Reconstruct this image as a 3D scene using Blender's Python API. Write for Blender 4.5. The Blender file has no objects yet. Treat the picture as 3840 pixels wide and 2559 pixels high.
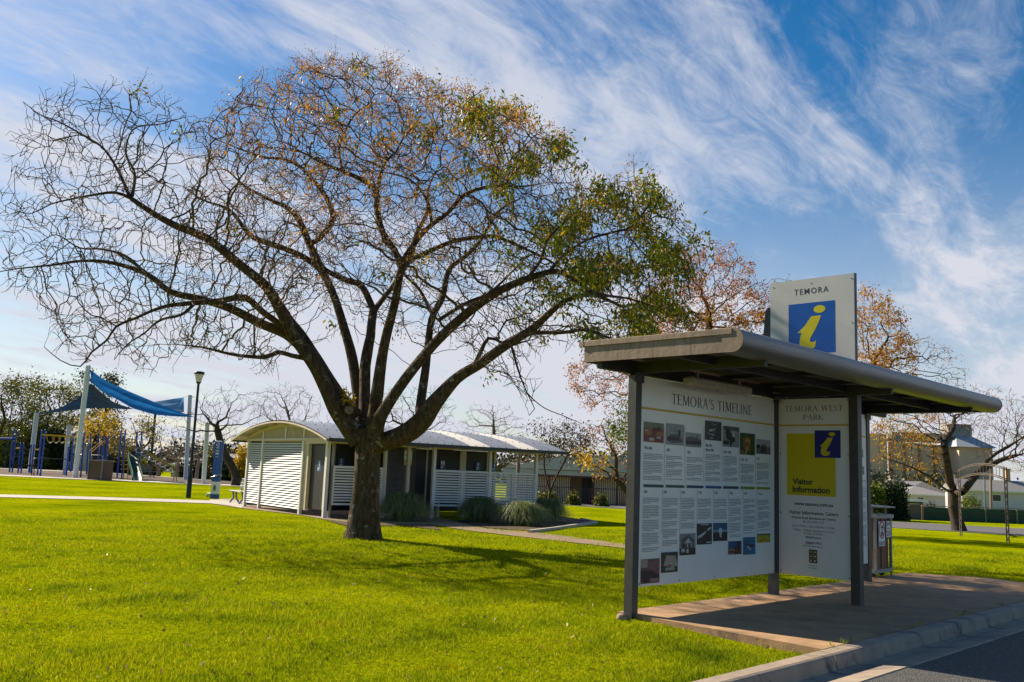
import bpy, math, random
import numpy as np
from mathutils import Vector, Matrix, kdtree
rng = np.random.default_rng(7)
random.seed(7)
scene = bpy.context.scene
COL = scene.collection
PI = math.pi
# ------------------------------------------------------------------ camera (solved from the shelter's edges)
IW, IH = 3840, 2559
FPX, PITCH, ROLL, CH = 3402.135, 0.14297, 0.0403, 1.5
YAW = 0.7763
_f = np.array([0, math.cos(PITCH), math.sin(PITCH)]); _u0 = np.array([0, -math.sin(PITCH), math.cos(PITCH)]); _r0 = np.array([1., 0, 0])
_r = math.cos(ROLL)*_r0 + math.sin(ROLL)*_u0
_u = -math.sin(ROLL)*_r0 + math.cos(ROLL)*_u0
CAM = np.array([0, 0, CH])
cd = bpy.data.cameras.new('camera'); co = bpy.data.objects.new('camera', cd); COL.objects.link(co)
co.matrix_world = Matrix(((_r[0], _u[0], -_f[0], 0), (_r[1], _u[1], -_f[1], 0), (_r[2], _u[2], -_f[2], CH), (0, 0, 0, 1)))
cd.sensor_width = 36; cd.sensor_fit = 'HORIZONTAL'; cd.lens = FPX/IW*36; cd.clip_start = .1; cd.clip_end = 6000
scene.camera = co

SH_O = np.array([1.5334, 10.3909, 0]); SU = np.array([math.sin(YAW), math.cos(YAW), 0]); SV = np.array([math.cos(YAW), -math.sin(YAW), 0])
def ray(x, y): return _r*(x-IW/2)/FPX - _u*(y-IH/2)/FPX + _f
def at(x, y, Y):
    d = ray(x, y); return CAM + d*(Y/d[1])
def zg(x, y):
    """ground height"""
    t = np.clip((y-40+x)/50, 0, 1); return -0.05 - 1.2*t*t*(3-2*t)
def gp(x, y, off=0.):
    d = ray(x, y); z = 0.
    for i in range(40):
        P = CAM + d*((z-CH)/d[2]); z = .5*z+.5*float(zg(P[0], P[1]))
    P = CAM + d*((z-CH)/d[2]); P[2] += off
    return P
def onplane(x, y, O, n):
    d = ray(x, y); return CAM + d*(((O-CAM) @ n)/(d @ n))
def sh_v(x, y, v=0.):       # pixel -> (u,z) on the plane v of the shelter
    P = onplane(x, y, SH_O+SV*v, SV)-SH_O; return float(P @ SU), float(P[2])
def sh_u(x, y, u):          # pixel -> (v,z)
    P = onplane(x, y, SH_O+SU*u, SU)-SH_O; return float(P @ SV), float(P[2])
def uv2w(u, v, z=0.): return SH_O + SU*u + SV*v + np.array([0, 0, z])

# ------------------------------------------------------------------ materials
MATS = {}
def nt(name):
    m = bpy.data.materials.new(name); m.use_nodes = True; t = m.node_tree
    b = t.nodes['Principled BSDF']; return m, t, b
def ramp(t, cols, pos=None):
    r = t.nodes.new('ShaderNodeValToRGB'); e = r.color_ramp.elements
    while len(e) < len(cols): e.new(.5)
    for i, c in enumerate(cols):
        e[i].position = pos[i] if pos else i/(len(cols)-1); e[i].color = (*c, 1)
    return r
def mk(name, c1, c2=None, scale=8., rough=.6, metal=0., bump=0., bscale=None, stretch=(1, 1, 1), detail=5., spec=.4, pos=(.3, .7), coat=0.):
    if name in MATS: return MATS[name]
    m, t, b = nt(name)
    b.inputs['Roughness'].default_value = rough; b.inputs['Metallic'].default_value = metal
    b.inputs['Specular IOR Level'].default_value = spec
    if coat: b.inputs['Coat Weight'].default_value = coat; b.inputs['Coat Roughness'].default_value = .08
    c2 = c2 or tuple(x*.82 for x in c1)
    tc = t.nodes.new('ShaderNodeTexCoord'); mp = t.nodes.new('ShaderNodeMapping'); mp.inputs['Scale'].default_value = stretch
    t.links.new(tc.outputs['Object'], mp.inputs['Vector'])
    n = t.nodes.new('ShaderNodeTexNoise'); n.inputs['Scale'].default_value = scale; n.inputs['Detail'].default_value = detail; n.inputs['Roughness'].default_value = .6
    t.links.new(mp.outputs[0], n.inputs['Vector'])
    r = ramp(t, [c1, c2], list(pos)); t.links.new(n.outputs['Fac'], r.inputs[0]); t.links.new(r.outputs[0], b.inputs['Base Color'])
    if bump:
        n2 = t.nodes.new('ShaderNodeTexNoise'); n2.inputs['Scale'].default_value = bscale or scale*3; n2.inputs['Detail'].default_value = 4
        t.links.new(mp.outputs[0], n2.inputs['Vector'])
        bp = t.nodes.new('ShaderNodeBump'); bp.inputs['Strength'].default_value = min(1, bump); bp.inputs['Distance'].default_value = .02
        t.links.new(n2.outputs['Fac'], bp.inputs['Height']); t.links.new(bp.outputs[0], b.inputs['Normal'])
    MATS[name] = m; return m
def leafmat(name, cols, pos=None, trans=.35, rough=.5):
    if name in MATS: return MATS[name]
    m, t, b = nt(name)
    g = t.nodes.new('ShaderNodeNewGeometry'); r = ramp(t, cols, pos); t.links.new(g.outputs['Random Per Island'], r.inputs[0])
    b.inputs['Roughness'].default_value = rough; b.inputs['Specular IOR Level'].default_value = .3
    t.links.new(r.outputs[0], b.inputs['Base Color'])
    tr = t.nodes.new('ShaderNodeBsdfTranslucent'); t.links.new(r.outputs[0], tr.inputs['Color'])
    mx = t.nodes.new('ShaderNodeMixShader'); mx.inputs[0].default_value = trans
    t.links.new(b.outputs[0], mx.inputs[1]); t.links.new(tr.outputs[0], mx.inputs[2])
    t.links.new(mx.outputs[0], t.nodes['Material Output'].inputs['Surface'])
    MATS[name] = m; return m
def flat(c, rough=.45):
    return mk('paint_%02x%02x%02x' % tuple(int(min(1, x)*255) for x in c), c, tuple(x*.93 for x in c), 6, rough)

# ------------------------------------------------------------------ mesh helpers
def raw_mesh(name, V, faces, mats, fm=None, smooth=False):
    """V (n,3); faces: list of index arrays (m,k)"""
    me = bpy.data.meshes.new(name); V = np.asarray(V, np.float32)
    me.vertices.add(len(V)); me.vertices.foreach_set('co', V.ravel())
    starts = []; idx = []; s = 0
    for F in faces:
        F = np.asarray(F, np.int32)
        if len(F) == 0: continue
        k = F.shape[1]; starts.append(np.arange(len(F), dtype=np.int32)*k+s); idx.append(F.ravel()); s += F.size
    idx = np.concatenate(idx); starts = np.concatenate(starts)
    me.loops.add(len(idx)); me.loops.foreach_set('vertex_index', idx)
    me.polygons.add(len(starts)); me.polygons.foreach_set('loop_start', starts)
    if fm is not None: me.polygons.foreach_set('material_index', np.asarray(fm, np.int32))
    if smooth: me.polygons.foreach_set('use_smooth', np.ones(len(starts), bool))
    for m in (mats if isinstance(mats, (list, tuple)) else [mats]): me.materials.append(m)
    me.update(calc_edges=True); me.validate()
    return me
def link(name, me, parent=None):
    o = bpy.data.objects.new(name, me); COL.objects.link(o)
    if parent: o.parent = parent
    return o
def tag(o, label, cat, group=None):
    o['label'] = label; o['category'] = cat
    if group: o['group'] = group
    return o
def thing(name, label, cat, loc=(0, 0, 0), rotz=0., group=None):
    o = bpy.data.objects.new(name, None); COL.objects.link(o); o.empty_display_size = .2
    o.location = loc; o.rotation_euler = (0, 0, rotz); return tag(o, label, cat, group)
def struct(o): o['kind'] = 'structure'; return o
class MB:
    def __init__(s): s.v = []; s.f = []; s.m = []; s.sm = []
    def add(s, vs, fs, mi=0, sm=False):
        b = len(s.v); s.v += [tuple(float(c) for c in p) for p in vs]
        for f in fs: s.f.append(tuple(i+b for i in f)); s.m.append(mi); s.sm.append(sm)
        return s
    def box(s, c, d, mi=0, rz=0., bev=0., R=None):
        x, y, z = (d[0]/2, d[1]/2, d[2]/2)
        if bev:
            b = min(bev, x*.9, y*.9, z*.9); P = []
            for zz, k in ((-z, b), (-z+b, 0), (z-b, 0), (z, b)):
                P += [(-x+k+(0 if k else 0), -y+k, zz), (x-k, -y+k, zz), (x-k, y-k, zz), (-x+k, y-k, zz)]
            F = [(3, 2, 1, 0), (12, 13, 14, 15)]
            for r in range(3):
                for i in range(4): F.append((r*4+i, r*4+(i+1) % 4, r*4+4+(i+1) % 4, r*4+4+i))
        else:
            P = [(-x, -y, -z), (x, -y, -z), (x, y, -z), (-x, y, -z), (-x, -y, z), (x, -y, z), (x, y, z), (-x, y, z)]
            F = [(3, 2, 1, 0), (4, 5, 6, 7), (0, 1, 5, 4), (1, 2, 6, 5), (2, 3, 7, 6), (3, 0, 4, 7)]
        if rz:
            cs, sn = math.cos(rz), math.sin(rz); P = [(p[0]*cs-p[1]*sn, p[0]*sn+p[1]*cs, p[2]) for p in P]
        if R is not None: P = [tuple(R @ Vector(p)) for p in P]
        return s.add([(p[0]+c[0], p[1]+c[1], p[2]+c[2]) for p in P], F, mi)
    def tube(s, pts, rad, n=8, mi=0, cap=True, sm=True):
        pts = [np.asarray(p, float) for p in pts]; k = len(pts)
        rad = [rad]*k if np.isscalar(rad) else rad
        P = []; a = None
        for i in range(k):
            t = pts[min(i+1, k-1)]-pts[max(i-1, 0)]; t = t/(np.linalg.norm(t)+1e-9)
            if a is None: a = np.cross(t, [0, 0, 1.]) if abs(t[2]) < .95 else np.cross(t, [0, 1., 0])
            a = a-t*(a @ t); a = a/(np.linalg.norm(a)+1e-9); b = np.cross(t, a)
            for j in range(n):
                th = 2*PI*j/n; P.append(pts[i]+rad[i]*(math.cos(th)*a+math.sin(th)*b))
        F = []
        for i in range(k-1):
            for j in range(n): F.append((i*n+j, i*n+(j+1) % n, i*n+n+(j+1) % n, i*n+n+j))
        s.add(P, F, mi, sm)
        if cap: s.add(P[:n], [tuple(range(n))[::-1]], mi); s.add(P[-n:], [tuple(range(n))], mi)
        return s
    def bar(s, a, b, w, h=None, mi=0):
        a = Vector(a); b = Vector(b); d = b-a; L = d.length; q = d.to_track_quat('Z', 'Y').to_matrix()
        return s.box(tuple((a+b)/2), (w, h or w, L), mi, R=q)
    def lathe(s, prof, c=(0, 0, 0), n=16, mi=0, sm=True):
        P = [(c[0]+r*math.cos(2*PI*j/n), c[1]+r*math.sin(2*PI*j/n), c[2]+z) for r, z in prof for j in range(n)]
        F = [(i*n+j, i*n+(j+1) % n, i*n+n+(j+1) % n, i*n+n+j) for i in range(len(prof)-1) for j in range(n)]
        s.add(P, F, mi, sm)
        s.add(P[:n], [tuple(range(n))[::-1]], mi); s.add(P[-n:], [tuple(range(n))], mi); return s
    def prism(s, poly, vec, mi=0):
        """planar polygon (3d pts) extruded along vec"""
        n = len(poly); vec = np.asarray(vec, float); P = [np.asarray(p, float) for p in poly]; Q = [p+vec for p in P]
        return s.add(P+Q, [tuple(range(n))[::-1], tuple(range(n, 2*n))]+[(i, (i+1) % n, n+(i+1) % n, n+i) for i in range(n)], mi)
    def quad(s, a, b, c, d, mi=0): return s.add([a, b, c, d], [(0, 1, 2, 3)], mi)
    def build(s, name, mats, parent=None):
        me = bpy.data.meshes.new(name); me.from_pydata(s.v, [], s.f)
        for m in (mats if isinstance(mats, (list, tuple)) else [mats]): me.materials.append(m)
        me.polygons.foreach_set('material_index', s.m); me.polygons.foreach_set('use_smooth', s.sm); me.update()
        import bmesh
        bm = bmesh.new(); bm.from_mesh(me); bmesh.ops.recalc_face_normals(bm, faces=bm.faces); bm.to_mesh(me); bm.free()
        return link(name, me, parent)
def copy_tree(o, parent=None):
    c = o.copy(); COL.objects.link(c)
    if parent: c.parent = parent
    for ch in list(o.children): copy_tree(ch, c)
    return c
def text_tris(body, size, bold=0., spacing=1., align='LEFT'):
    cu = bpy.data.curves.new('lettering', 'FONT'); cu.body = body; cu.size = size; cu.offset = bold*size; cu.space_character = spacing
    cu.align_x = align; cu.resolution_u = 2
    o = bpy.data.objects.new('lettering', cu); me = o.to_mesh()
    V = [(v.co.x, v.co.y) for v in me.vertices]; F = [tuple(p.vertices) for p in me.polygons]
    o.to_mesh_clear(); bpy.data.objects.remove(o); bpy.data.curves.remove(cu)
    return V, F
def put2d(mb, V, F, fn, mi=0): mb.add([fn(a, b) for a, b in V], F, mi)
def rect2d(mb, x0, y0, x1, y1, fn, mi=0): mb.add([fn(x0, y0), fn(x1, y0), fn(x1, y1), fn(x0, y1)], [(0, 1, 2, 3)], mi)

# roman capitals drawn as strokes: thick and thin stems with serifs (cap height 1)
def serif(ch):
    t, T = .045, .10; P = []
    def st(x0, y0, x1, y1, w): P.append([(x0-w/2, y0), (x0+w/2, y0), (x1+w/2, y1), (x1-w/2, y1)])
    def hb(x0, x1, y, h=t): P.append([(x0, y), (x1, y), (x1, y+h), (x0, y+h)])
    def sf(x, y, w=.24): hb(x-w/2, x+w/2, y, .03)
    def ring(cx, cy, rx, ry, wx, wy, a0, a1, n=18):
        for i in range(n):
            q = []
            for a, inn in ((i, 0), (i+1, 0), (i+1, 1), (i, 1)):
                th = a0+(a1-a0)*a/n; q.append((cx+(rx-inn*wx)*math.cos(th), cy+(ry-inn*wy)*math.sin(th)))
            P.append(q)
    W = .6
    if ch == 'T': W = .68; st(.34, 0, .34, 1, T); hb(.02, .66, .955); sf(.34, 0); st(.04, .84, .03, .97, .03); st(.64, .84, .65, .97, .03)
    elif ch == 'E': W = .58; st(.12, 0, .12, 1, T); hb(.02, .52, 0); hb(.02, .5, .955); hb(.12, .42, .5); st(.53, 0, .5, .15, .03); st(.49, .85, .5, 1, .03); st(.42, .42, .42, .62, .03)
    elif ch == 'M': W = .95; st(.1, 0, .16, 1, t); st(.18, 1, .47, .05, T); st(.47, .05, .76, 1, t); st(.82, 0, .77, 1, T); sf(.1, 0, .2); sf(.82, 0); hb(.06, .2, .97, .03); hb(.74, .9, .97, .03)
    elif ch == 'O': W = .92; ring(.44, .5, .41, .52, .11, .04, 0, 2*PI, 28)
    elif ch in 'RP':
        W = .66 if ch == 'R' else .6; st(.13, 0, .13, 1, T); sf(.13, 0); hb(.02, .3, .96, .04); hb(.13, .3, .45, .04)
        ring(.28, .725, .25, .275, .1, .04, -PI/2, PI/2)
        if ch == 'R': st(.32, .47, .62, 0, T); sf(.64, 0, .14)
    elif ch == 'A': W = .76; st(.09, 0, .36, 1, t); st(.66, 0, .37, 1, T); hb(.2, .56, .36, .04); sf(.09, 0, .2); sf(.66, 0)
    elif ch == 'S':
        W = .5; ring(.25, .74, .2, .27, .06, .05, .15*PI, PI*1.28); ring(.25, .26, .22, .28, .07, .05, -PI*.88, PI*.42); st(.36, .44, .12, .62, .13)
    elif ch == "'": W = .2; P.append([(.07, .72), (.1, .72), (.14, 1.), (.04, 1.)])
    elif ch == 'I': W = .3; st(.14, 0, .14, 1, T); sf(.14, 0); sf(.14, .97)
    elif ch == 'L': W = .56; st(.13, 0, .13, 1, T); sf(.13, .97); hb(.02, .5, 0); st(.51, 0, .48, .18, .03)
    elif ch == 'N': W = .82; st(.11, 0, .11, 1, t); st(.11, 1, .68, 0, T); st(.68, 0, .68, 1, t); sf(.11, 0, .2); sf(.68, .97, .2)
    elif ch == 'W': W = 1.08; st(.1, 1, .3, 0, T); st(.3, 0, .52, 1, t); st(.52, 1, .72, 0, T); st(.72, 0, .94, 1, t); sf(.1, .97); sf(.52, .97, .2); sf(.94, .97, .2)
    elif ch == 'K': W = .72; st(.13, 0, .13, 1, T); sf(.13, 0); sf(.13, .97); st(.17, .47, .55, 1, t); st(.25, .58, .62, 0, T); sf(.64, 0, .16); sf(.55, .97, .18)
    elif ch == ' ': W = .36
    return P, W+.07
def serif_line(mb, s, fn, x0, y0, h, width, mi=0):
    tot = sum(serif(c)[1] for c in s); k = width/tot; x = x0
    for c in s:
        P, w = serif(c)
        for q in P: mb.add([fn(x+p[0]*k, y0+p[1]*h) for p in q], [(0, 1, 2, 3)], mi)
        x += w*k
# ------------------------------------------------------------------ light and sky
SUN_EL = math.radians(36); SUN_AZ = math.atan2(-.822, .569)
to_sun = Vector((math.sin(SUN_AZ)*math.cos(SUN_EL), math.cos(SUN_AZ)*math.cos(SUN_EL), math.sin(SUN_EL)))
sl = bpy.data.lights.new('sun', 'SUN'); sl.energy = 5.0; sl.angle = math.radians(.5); sl.color = (1, .88, .68)
so = bpy.data.objects.new('sun', sl); COL.objects.link(so); so.rotation_euler = (-to_sun).to_track_quat('-Z', 'Y').to_euler()
w = bpy.data.worlds.new('World'); scene.world = w; w.use_nodes = True; t = w.node_tree
bg = t.nodes['Background']
sky = t.nodes.new('ShaderNodeTexSky'); sky.sky_type = 'NISHITA'; sky.sun_disc = False
sky.sun_elevation = SUN_EL; sky.sun_rotation = SUN_AZ; sky.air_density = 1.; sky.dust_density = .6; sky.ozone_density = 1.6
L = t.links.new
def node(k, **kw):
    n = t.nodes.new(k)
    for a, b in kw.items(): setattr(n, a, b)
    return n
def mth(op, a, b=None, c=None, clamp=False):
    n = node('ShaderNodeMath', operation=op, use_clamp=clamp)
    for i, q in enumerate((a, b, c)):
        if q is None: continue
        if isinstance(q, (int, float)): n.inputs[i].default_value = q
        else: L(q, n.inputs[i])
    return n.outputs[0]
tc = node('ShaderNodeTexCoord'); sp = node('ShaderNodeSeparateXYZ'); L(tc.outputs['Generated'], sp.inputs[0])
zz = mth('ADD', mth('MAXIMUM', sp.outputs[2], 0.), .16)
px = mth('DIVIDE', sp.outputs[0], zz); py = mth('DIVIDE', sp.outputs[1], zz)
AX = math.radians(52)    # drift direction of the cirrus
ua = mth('ADD', mth('MULTIPLY', px, math.cos(AX)), mth('MULTIPLY', py, math.sin(AX)))
va = mth('SUBTRACT', mth('MULTIPLY', py, math.cos(AX)), mth('MULTIPLY', px, math.sin(AX)))
def cl(su, sv, ox, scale, det, rough, dist):
    c = node('ShaderNodeCombineXYZ'); L(mth('MULTIPLY', ua, su), c.inputs[0]); L(mth('MULTIPLY', va, sv), c.inputs[1]); c.inputs[2].default_value = ox
    n = node('ShaderNodeTexNoise'); n.inputs['Scale'].default_value = scale; n.inputs['Detail'].default_value = det
    n.inputs['Roughness'].default_value = rough; n.inputs['Distortion'].default_value = dist; L(c.outputs[0], n.inputs['Vector']); return n.outputs['Fac']
big = cl(.34, .70, 15.1, 1.7, 3, .5, .6)
fine = cl(.45, 1.5, 8.1, 2.1, 9, .62, .9)
wisp = cl(1.1, 2.2, 1.3, 4.5, 8, .66, 1.4)
s1 = mth('ADD', mth('ADD', mth('MULTIPLY', big, .9), mth('MULTIPLY', fine, .8)), mth('MULTIPLY', wisp, .35))
mr = node('ShaderNodeMapRange', interpolation_type='SMOOTHSTEP'); L(s1, mr.inputs[0]); mr.inputs[1].default_value = .90; mr.inputs[2].default_value = 1.28
# cloud sheet thickens towards the horizon
hz = node('ShaderNodeMapRange', interpolation_type='SMOOTHSTEP'); L(sp.outputs[2], hz.inputs[0]); hz.inputs[1].default_value = .42; hz.inputs[2].default_value = .02; hz.inputs[3].default_value = 0; hz.inputs[4].default_value = .68
fr = node('ShaderNodeMapRange', interpolation_type='SMOOTHSTEP'); L(sp.outputs[1], fr.inputs[0]); fr.inputs[1].default_value = -.25; fr.inputs[2].default_value = .3   # cloud masked out of the unseen sky behind the camera to cut fill light
fac = mth('MULTIPLY', fr.outputs[0], mth('ADD', mth('MULTIPLY', mr.outputs[0], .85), mth('MULTIPLY', hz.outputs[0], mth('ADD', .45, fine)), clamp=True))
hs = node('ShaderNodeHueSaturation'); hs.inputs['Saturation'].default_value = 1.5; hs.inputs['Value'].default_value = .82; L(sky.outputs[0], hs.inputs['Color'])
mixc = node('ShaderNodeMixRGB'); L(fac, mixc.inputs[0]); L(hs.outputs[0], mixc.inputs[1]); mixc.inputs[2].default_value = (5.0, 5.15, 5.75, 1)
L(mixc.outputs[0], bg.inputs['Color']); bg.inputs['Strength'].default_value = .07
scene.view_settings.view_transform = 'Standard'; scene.view_settings.look = 'None'; scene.view_settings.exposure = 1.0; scene.view_settings.gamma = 1

# ------------------------------------------------------------------ ground
def spaced(lo, hi, d0, g):
    a = [0.]; d = d0
    while a[-1] < hi: a.append(a[-1]+d); d *= g
    b = [0.]; d = d0
    while b[-1] > lo: b.append(b[-1]-d); d *= g
    return np.array(b[::-1]+a[1:])
def lawn_mat():
    m, t, b = nt('lawn'); g = t.nodes.new('ShaderNodeNewGeometry'); K = t.links.new
    def nz(s, d, r=.6, st=(1, 1, 1)):
        mp = t.nodes.new('ShaderNodeMapping'); mp.inputs['Scale'].default_value = st; K(g.outputs['Position'], mp.inputs[0])
        n = t.nodes.new('ShaderNodeTexNoise'); n.inputs['Scale'].default_value = s; n.inputs['Detail'].default_value = d; n.inputs['Roughness'].default_value = r; K(mp.outputs[0], n.inputs['Vector']); return n.outputs['Fac']
    r1 = ramp(t, [(.15, .20, .0015), (.27, .31, .002), (.35, .36, .003)], [.34, .5, .66]); K(nz(.35, 6, .65), r1.inputs[0])
    r2 = ramp(t, [(.3, .34, .3), (1, 1, 1), (1.25, 1.2, 1.)], [.34, .52, .72]); K(nz(14, 6, .75), r2.inputs[0])
    mx = t.nodes.new('ShaderNodeMixRGB'); mx.blend_type = 'MULTIPLY'; mx.inputs[0].default_value = 1; K(r1.outputs[0], mx.inputs[1]); K(r2.outputs[0], mx.inputs[2])
    r3 = ramp(t, [(0, 0, 0), (1, 1, 1)], [.62, .72]); K(nz(1.3, 5, .7, (1, 1, 1)), r3.inputs[0])
    m2 = t.nodes.new('ShaderNodeMixRGB'); K(r3.outputs[0], m2.inputs[0]); K(mx.outputs[0], m2.inputs[1]); m2.inputs[2].default_value = (.13, .12, .02, 1)
    K(m2.outputs[0], b.inputs['Base Color']); b.inputs['Roughness'].default_value = .8; b.inputs['Specular IOR Level'].default_value = .0
    bp = t.nodes.new('ShaderNodeBump'); bp.inputs['Strength'].default_value = 1; bp.inputs['Distance'].default_value = .06; K(nz(26, 4, .8), bp.inputs['Height']); K(bp.outputs[0], b.inputs['Normal'])
    return m
M_lawn = lawn_mat()
KERB_V = 2.26
us = spaced(-900, 1500, .5, 1.05); vs_ = KERB_V - spaced(-1, 1500, .4, 1.05); vs_ = vs_[vs_ <= KERB_V+1e-6]
UU, VV = np.meshgrid(us, vs_, indexing='ij')
GX = SH_O[0]+SU[0]*UU+SV[0]*VV; GY = SH_O[1]+SU[1]*UU+SV[1]*VV
GZ = zg(GX, GY) - .05*np.exp(-((UU+.4)/.5)**2-((VV-1.6)/.8)**2) + .035*np.exp(-((VV-2.26)/.2)**2)*(UU < -.35)
n0, n1 = UU.shape; ii = np.arange(n0*n1).reshape(n0, n1)
Q = np.stack([ii[:-1, :-1].ravel(), ii[1:, :-1].ravel(), ii[1:, 1:].ravel(), ii[:-1, 1:].ravel()], 1)
me = raw_mesh('lawn', np.stack([GX.ravel(), GY.ravel(), GZ.ravel()], 1), [Q[:, ::-1]], M_lawn, smooth=True)
lawn = struct(link('lawn', me))
if lawn.data.polygons[0].normal.z < 0: lawn.data.flip_normals()

M_conc = mk('concrete_slab', (.43, .26, .135), (.27, .16, .085), 3.2, .85, bump=.25, bscale=60, detail=8)
M_path = mk('exposed_aggregate', (.27, .19, .125), (.19, .13, .085), 30, .9, bump=.4, bscale=90)
M_pale = mk('pale_concrete', (.44, .40, .34), (.34, .30, .25), 2.5, .85, bump=.2, bscale=40)
M_kerb = mk('kerb_concrete', (.38, .295, .225), (.25, .195, .15), 3.5, .85, bump=.1, bscale=45, detail=9)
def asphalt_mat():
    m, t, b = nt('asphalt'); K = t.links.new; g = t.nodes.new('ShaderNodeNewGeometry')
    v = t.nodes.new('ShaderNodeTexVoronoi'); v.inputs['Scale'].default_value = 75; K(g.outputs['Position'], v.inputs['Vector'])
    r = ramp(t, [(.03, .03, .032), (.075, .073, .07), (.16, .15, .14)], [0, .6, 1.]); K(v.outputs['Color'], r.inputs[0])
    K(r.outputs[0], b.inputs['Base Color']); b.inputs['Roughness'].default_value = .85
    bp = t.nodes.new('ShaderNodeBump'); bp.inputs['Strength'].default_value = 1; bp.inputs['Distance'].default_value = .012; bp.invert = True; K(v.outputs['Distance'], bp.inputs['Height']); K(bp.outputs[0], b.inputs['Normal']); return m
def stained(m, dark, scale, lo, hi, stretch):
    t = m.node_tree; K = t.links.new; b = t.nodes['Principled BSDF']; src = b.inputs['Base Color'].links[0].from_socket
    g = t.nodes.new('ShaderNodeNewGeometry'); mp = t.nodes.new('ShaderNodeMapping'); mp.inputs['Scale'].default_value = stretch; mp.inputs['Rotation'].default_value = (0, 0, -(PI/2-YAW)); K(g.outputs['Position'], mp.inputs[0])
    n = t.nodes.new('ShaderNodeTexNoise'); n.inputs['Scale'].default_value = scale; n.inputs['Detail'].default_value = 9; n.inputs['Roughness'].default_value = .72; n.inputs['Distortion'].default_value = .6; K(mp.outputs[0], n.inputs['Vector'])
    r = ramp(t, [(0, 0, 0), (1, 1, 1)], [lo, hi]); K(n.outputs['Fac'], r.inputs[0]); x = t.nodes.new('ShaderNodeMixRGB'); K(r.outputs[0], x.inputs[0]); K(src, x.inputs[1]); x.inputs[2].default_value = (*dark, 1); K(x.outputs[0], b.inputs['Base Color'])
stained(M_kerb, (.085, .08, .08), 1.5, .52, .66, (.6, 3, 2)); stained(M_conc, (.12, .085, .06), .9, .5, .75, (1, 2, 1))
M_asph = asphalt_mat()
M_road = mk('worn_asphalt', (.11, .105, .11), (.085, .082, .086), 1.2, .9, bump=.2, bscale=60)
M_mulch = mk('bark_mulch', (.10, .055, .034), (.030, .018, .012), 16, .95, bump=1., bscale=34, pos=(.35, .65))

def poly_struct(name, pts, mat, thick=0.):
    mb = MB()
    if thick: mb.prism([(p[0], p[1], p[2]-thick) for p in pts], (0, 0, thick))
    else: mb.add(pts, [tuple(range(len(pts)))])
    return struct(mb.build(name, mat))
def strip_struct(name, A, B, mat, off, n=14):
    """drape between two pixel polylines (same number of points)"""
    def res(L):
        L = np.array(L, float); out = []
        for a, b in zip(L[:-1], L[1:]):
            for k in range(n): out.append(a+(b-a)*k/n)
        return out+[L[-1]]
    a = [gp(*p) for p in res(A)]; b = [gp(*p) for p in res(B)]; K = 6; V = []
    for p, q in zip(a, b):
        for k in range(K+1):
            r = p+(q-p)*k/K; r[2] = zg(r[0], r[1])+off; V.append(r)
    m = len(a); F = [(i*(K+1)+k, (i+1)*(K+1)+k, (i+1)*(K+1)+k+1, i*(K+1)+k+1) for i in range(m-1) for k in range(K)]
    mb = MB(); mb.add(V, F); return struct(mb.build(name, mat))
# shelter slab: top at z = 0
slab = poly_struct('concrete_slab', [uv2w(*p) for p in ((-.085, -.23), (3.2, -.21), (3.22, -.21), (8.35, -.3), (9.02, .9), (8.8, 1.6), (8.2, 2.245), (3.22, 2.245), (3.2, 2.245), (-.235, 2.245))], M_conc, .3)
# kerb and gutter run along the shelter, moulded with joints
def along(name, prof, u0, u1, step, mat, gap=.014, round_=False):
    mb = MB(); u = u0
    while u < u1:
        e = min(u+step, u1); n = len(prof)
        A = [uv2w(u+gap, v, z) for v, z in prof]; B = [uv2w(e, v, z) for v, z in prof]
        mb.add(A+B, [tuple(range(n)), tuple(range(n, 2*n))[::-1]]+[(i, (i+1) % n, n+(i+1) % n, n+i) for i in range(n)]); u = e
    return struct(mb.build(name, mat))
kp = [(2.262, -.4), (2.262, .0), (2.385, -.002), (2.408, -.012), (2.42, -.032), (2.442, -.135), (2.442, -.4)]
along('kerb', kp, -12.36, 40, 3.0, M_kerb)
gpz = [(2.444, -.4), (2.444, -.138), (2.52, -.152), (2.79, -.128), (2.8, -.14), (2.8, -.4)]
along('gutter', gpz, -12.9, 40, 6.0, M_kerb)
mb = MB(); mb.add([uv2w(u, v, -.137-.015*(v-2.8 > .01)) for u in (-60, 200) for v in (2.802, 4, 60)], [(0, 1, 4, 3), (1, 2, 5, 4)])
struct(mb.build('road', M_asph))
# far road, paths, playground ground
strip_struct('back_road', [(1700, 1880), (2010, 1890), (2357, 1911), (2900, 1948), (3350, 1981), (3840, 2011), (4300, 2036)], [(1700, 1862), (2010, 1875), (2357, 1898), (2900, 1930), (3350, 1958), (3840, 1984), (4300, 2008)], M_road, .03)
strip_struct('verge', [(2190, 1888), (2360, 1897), (2600, 1914)], [(2190, 1884), (2360, 1888), (2600, 1900)], mk('dry_grass', (.22, .19, .06), (.15, .15, .03), 3, .9), .045)
strip_struct('path', [(-260, 1855), (0, 1866.5), (400, 1877), (786, 1890)], [(-260, 1845), (0, 1856), (400, 1867), (786, 1879)], M_pale, .018)
strip_struct('path', [(786, 1890), (860, 1898), (905, 1908)], [(786, 1876), (860, 1873), (930, 1880)], M_pale, .022)
strip_struct('playground_edging', [(-200, 1777), (300, 1800), (520, 1808.5), (930, 1828)], [(-200, 1772), (300, 1795.5), (520, 1803.5), (930, 1822)], M_pale, .03)
strip_struct('playground_softfall', [(-200, 1774), (300, 1797), (520, 1805), (930, 1824)], [(-200, 1748), (240, 1769), (400, 1776), (930, 1811)], M_mulch, .02)
strip_struct('playground_edging', [(-200, 1749), (240, 1770), (400, 1777), (930, 1812)], [(-200, 1746), (240, 1767), (400, 1774), (930, 1809)], M_pale, .03)
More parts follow.
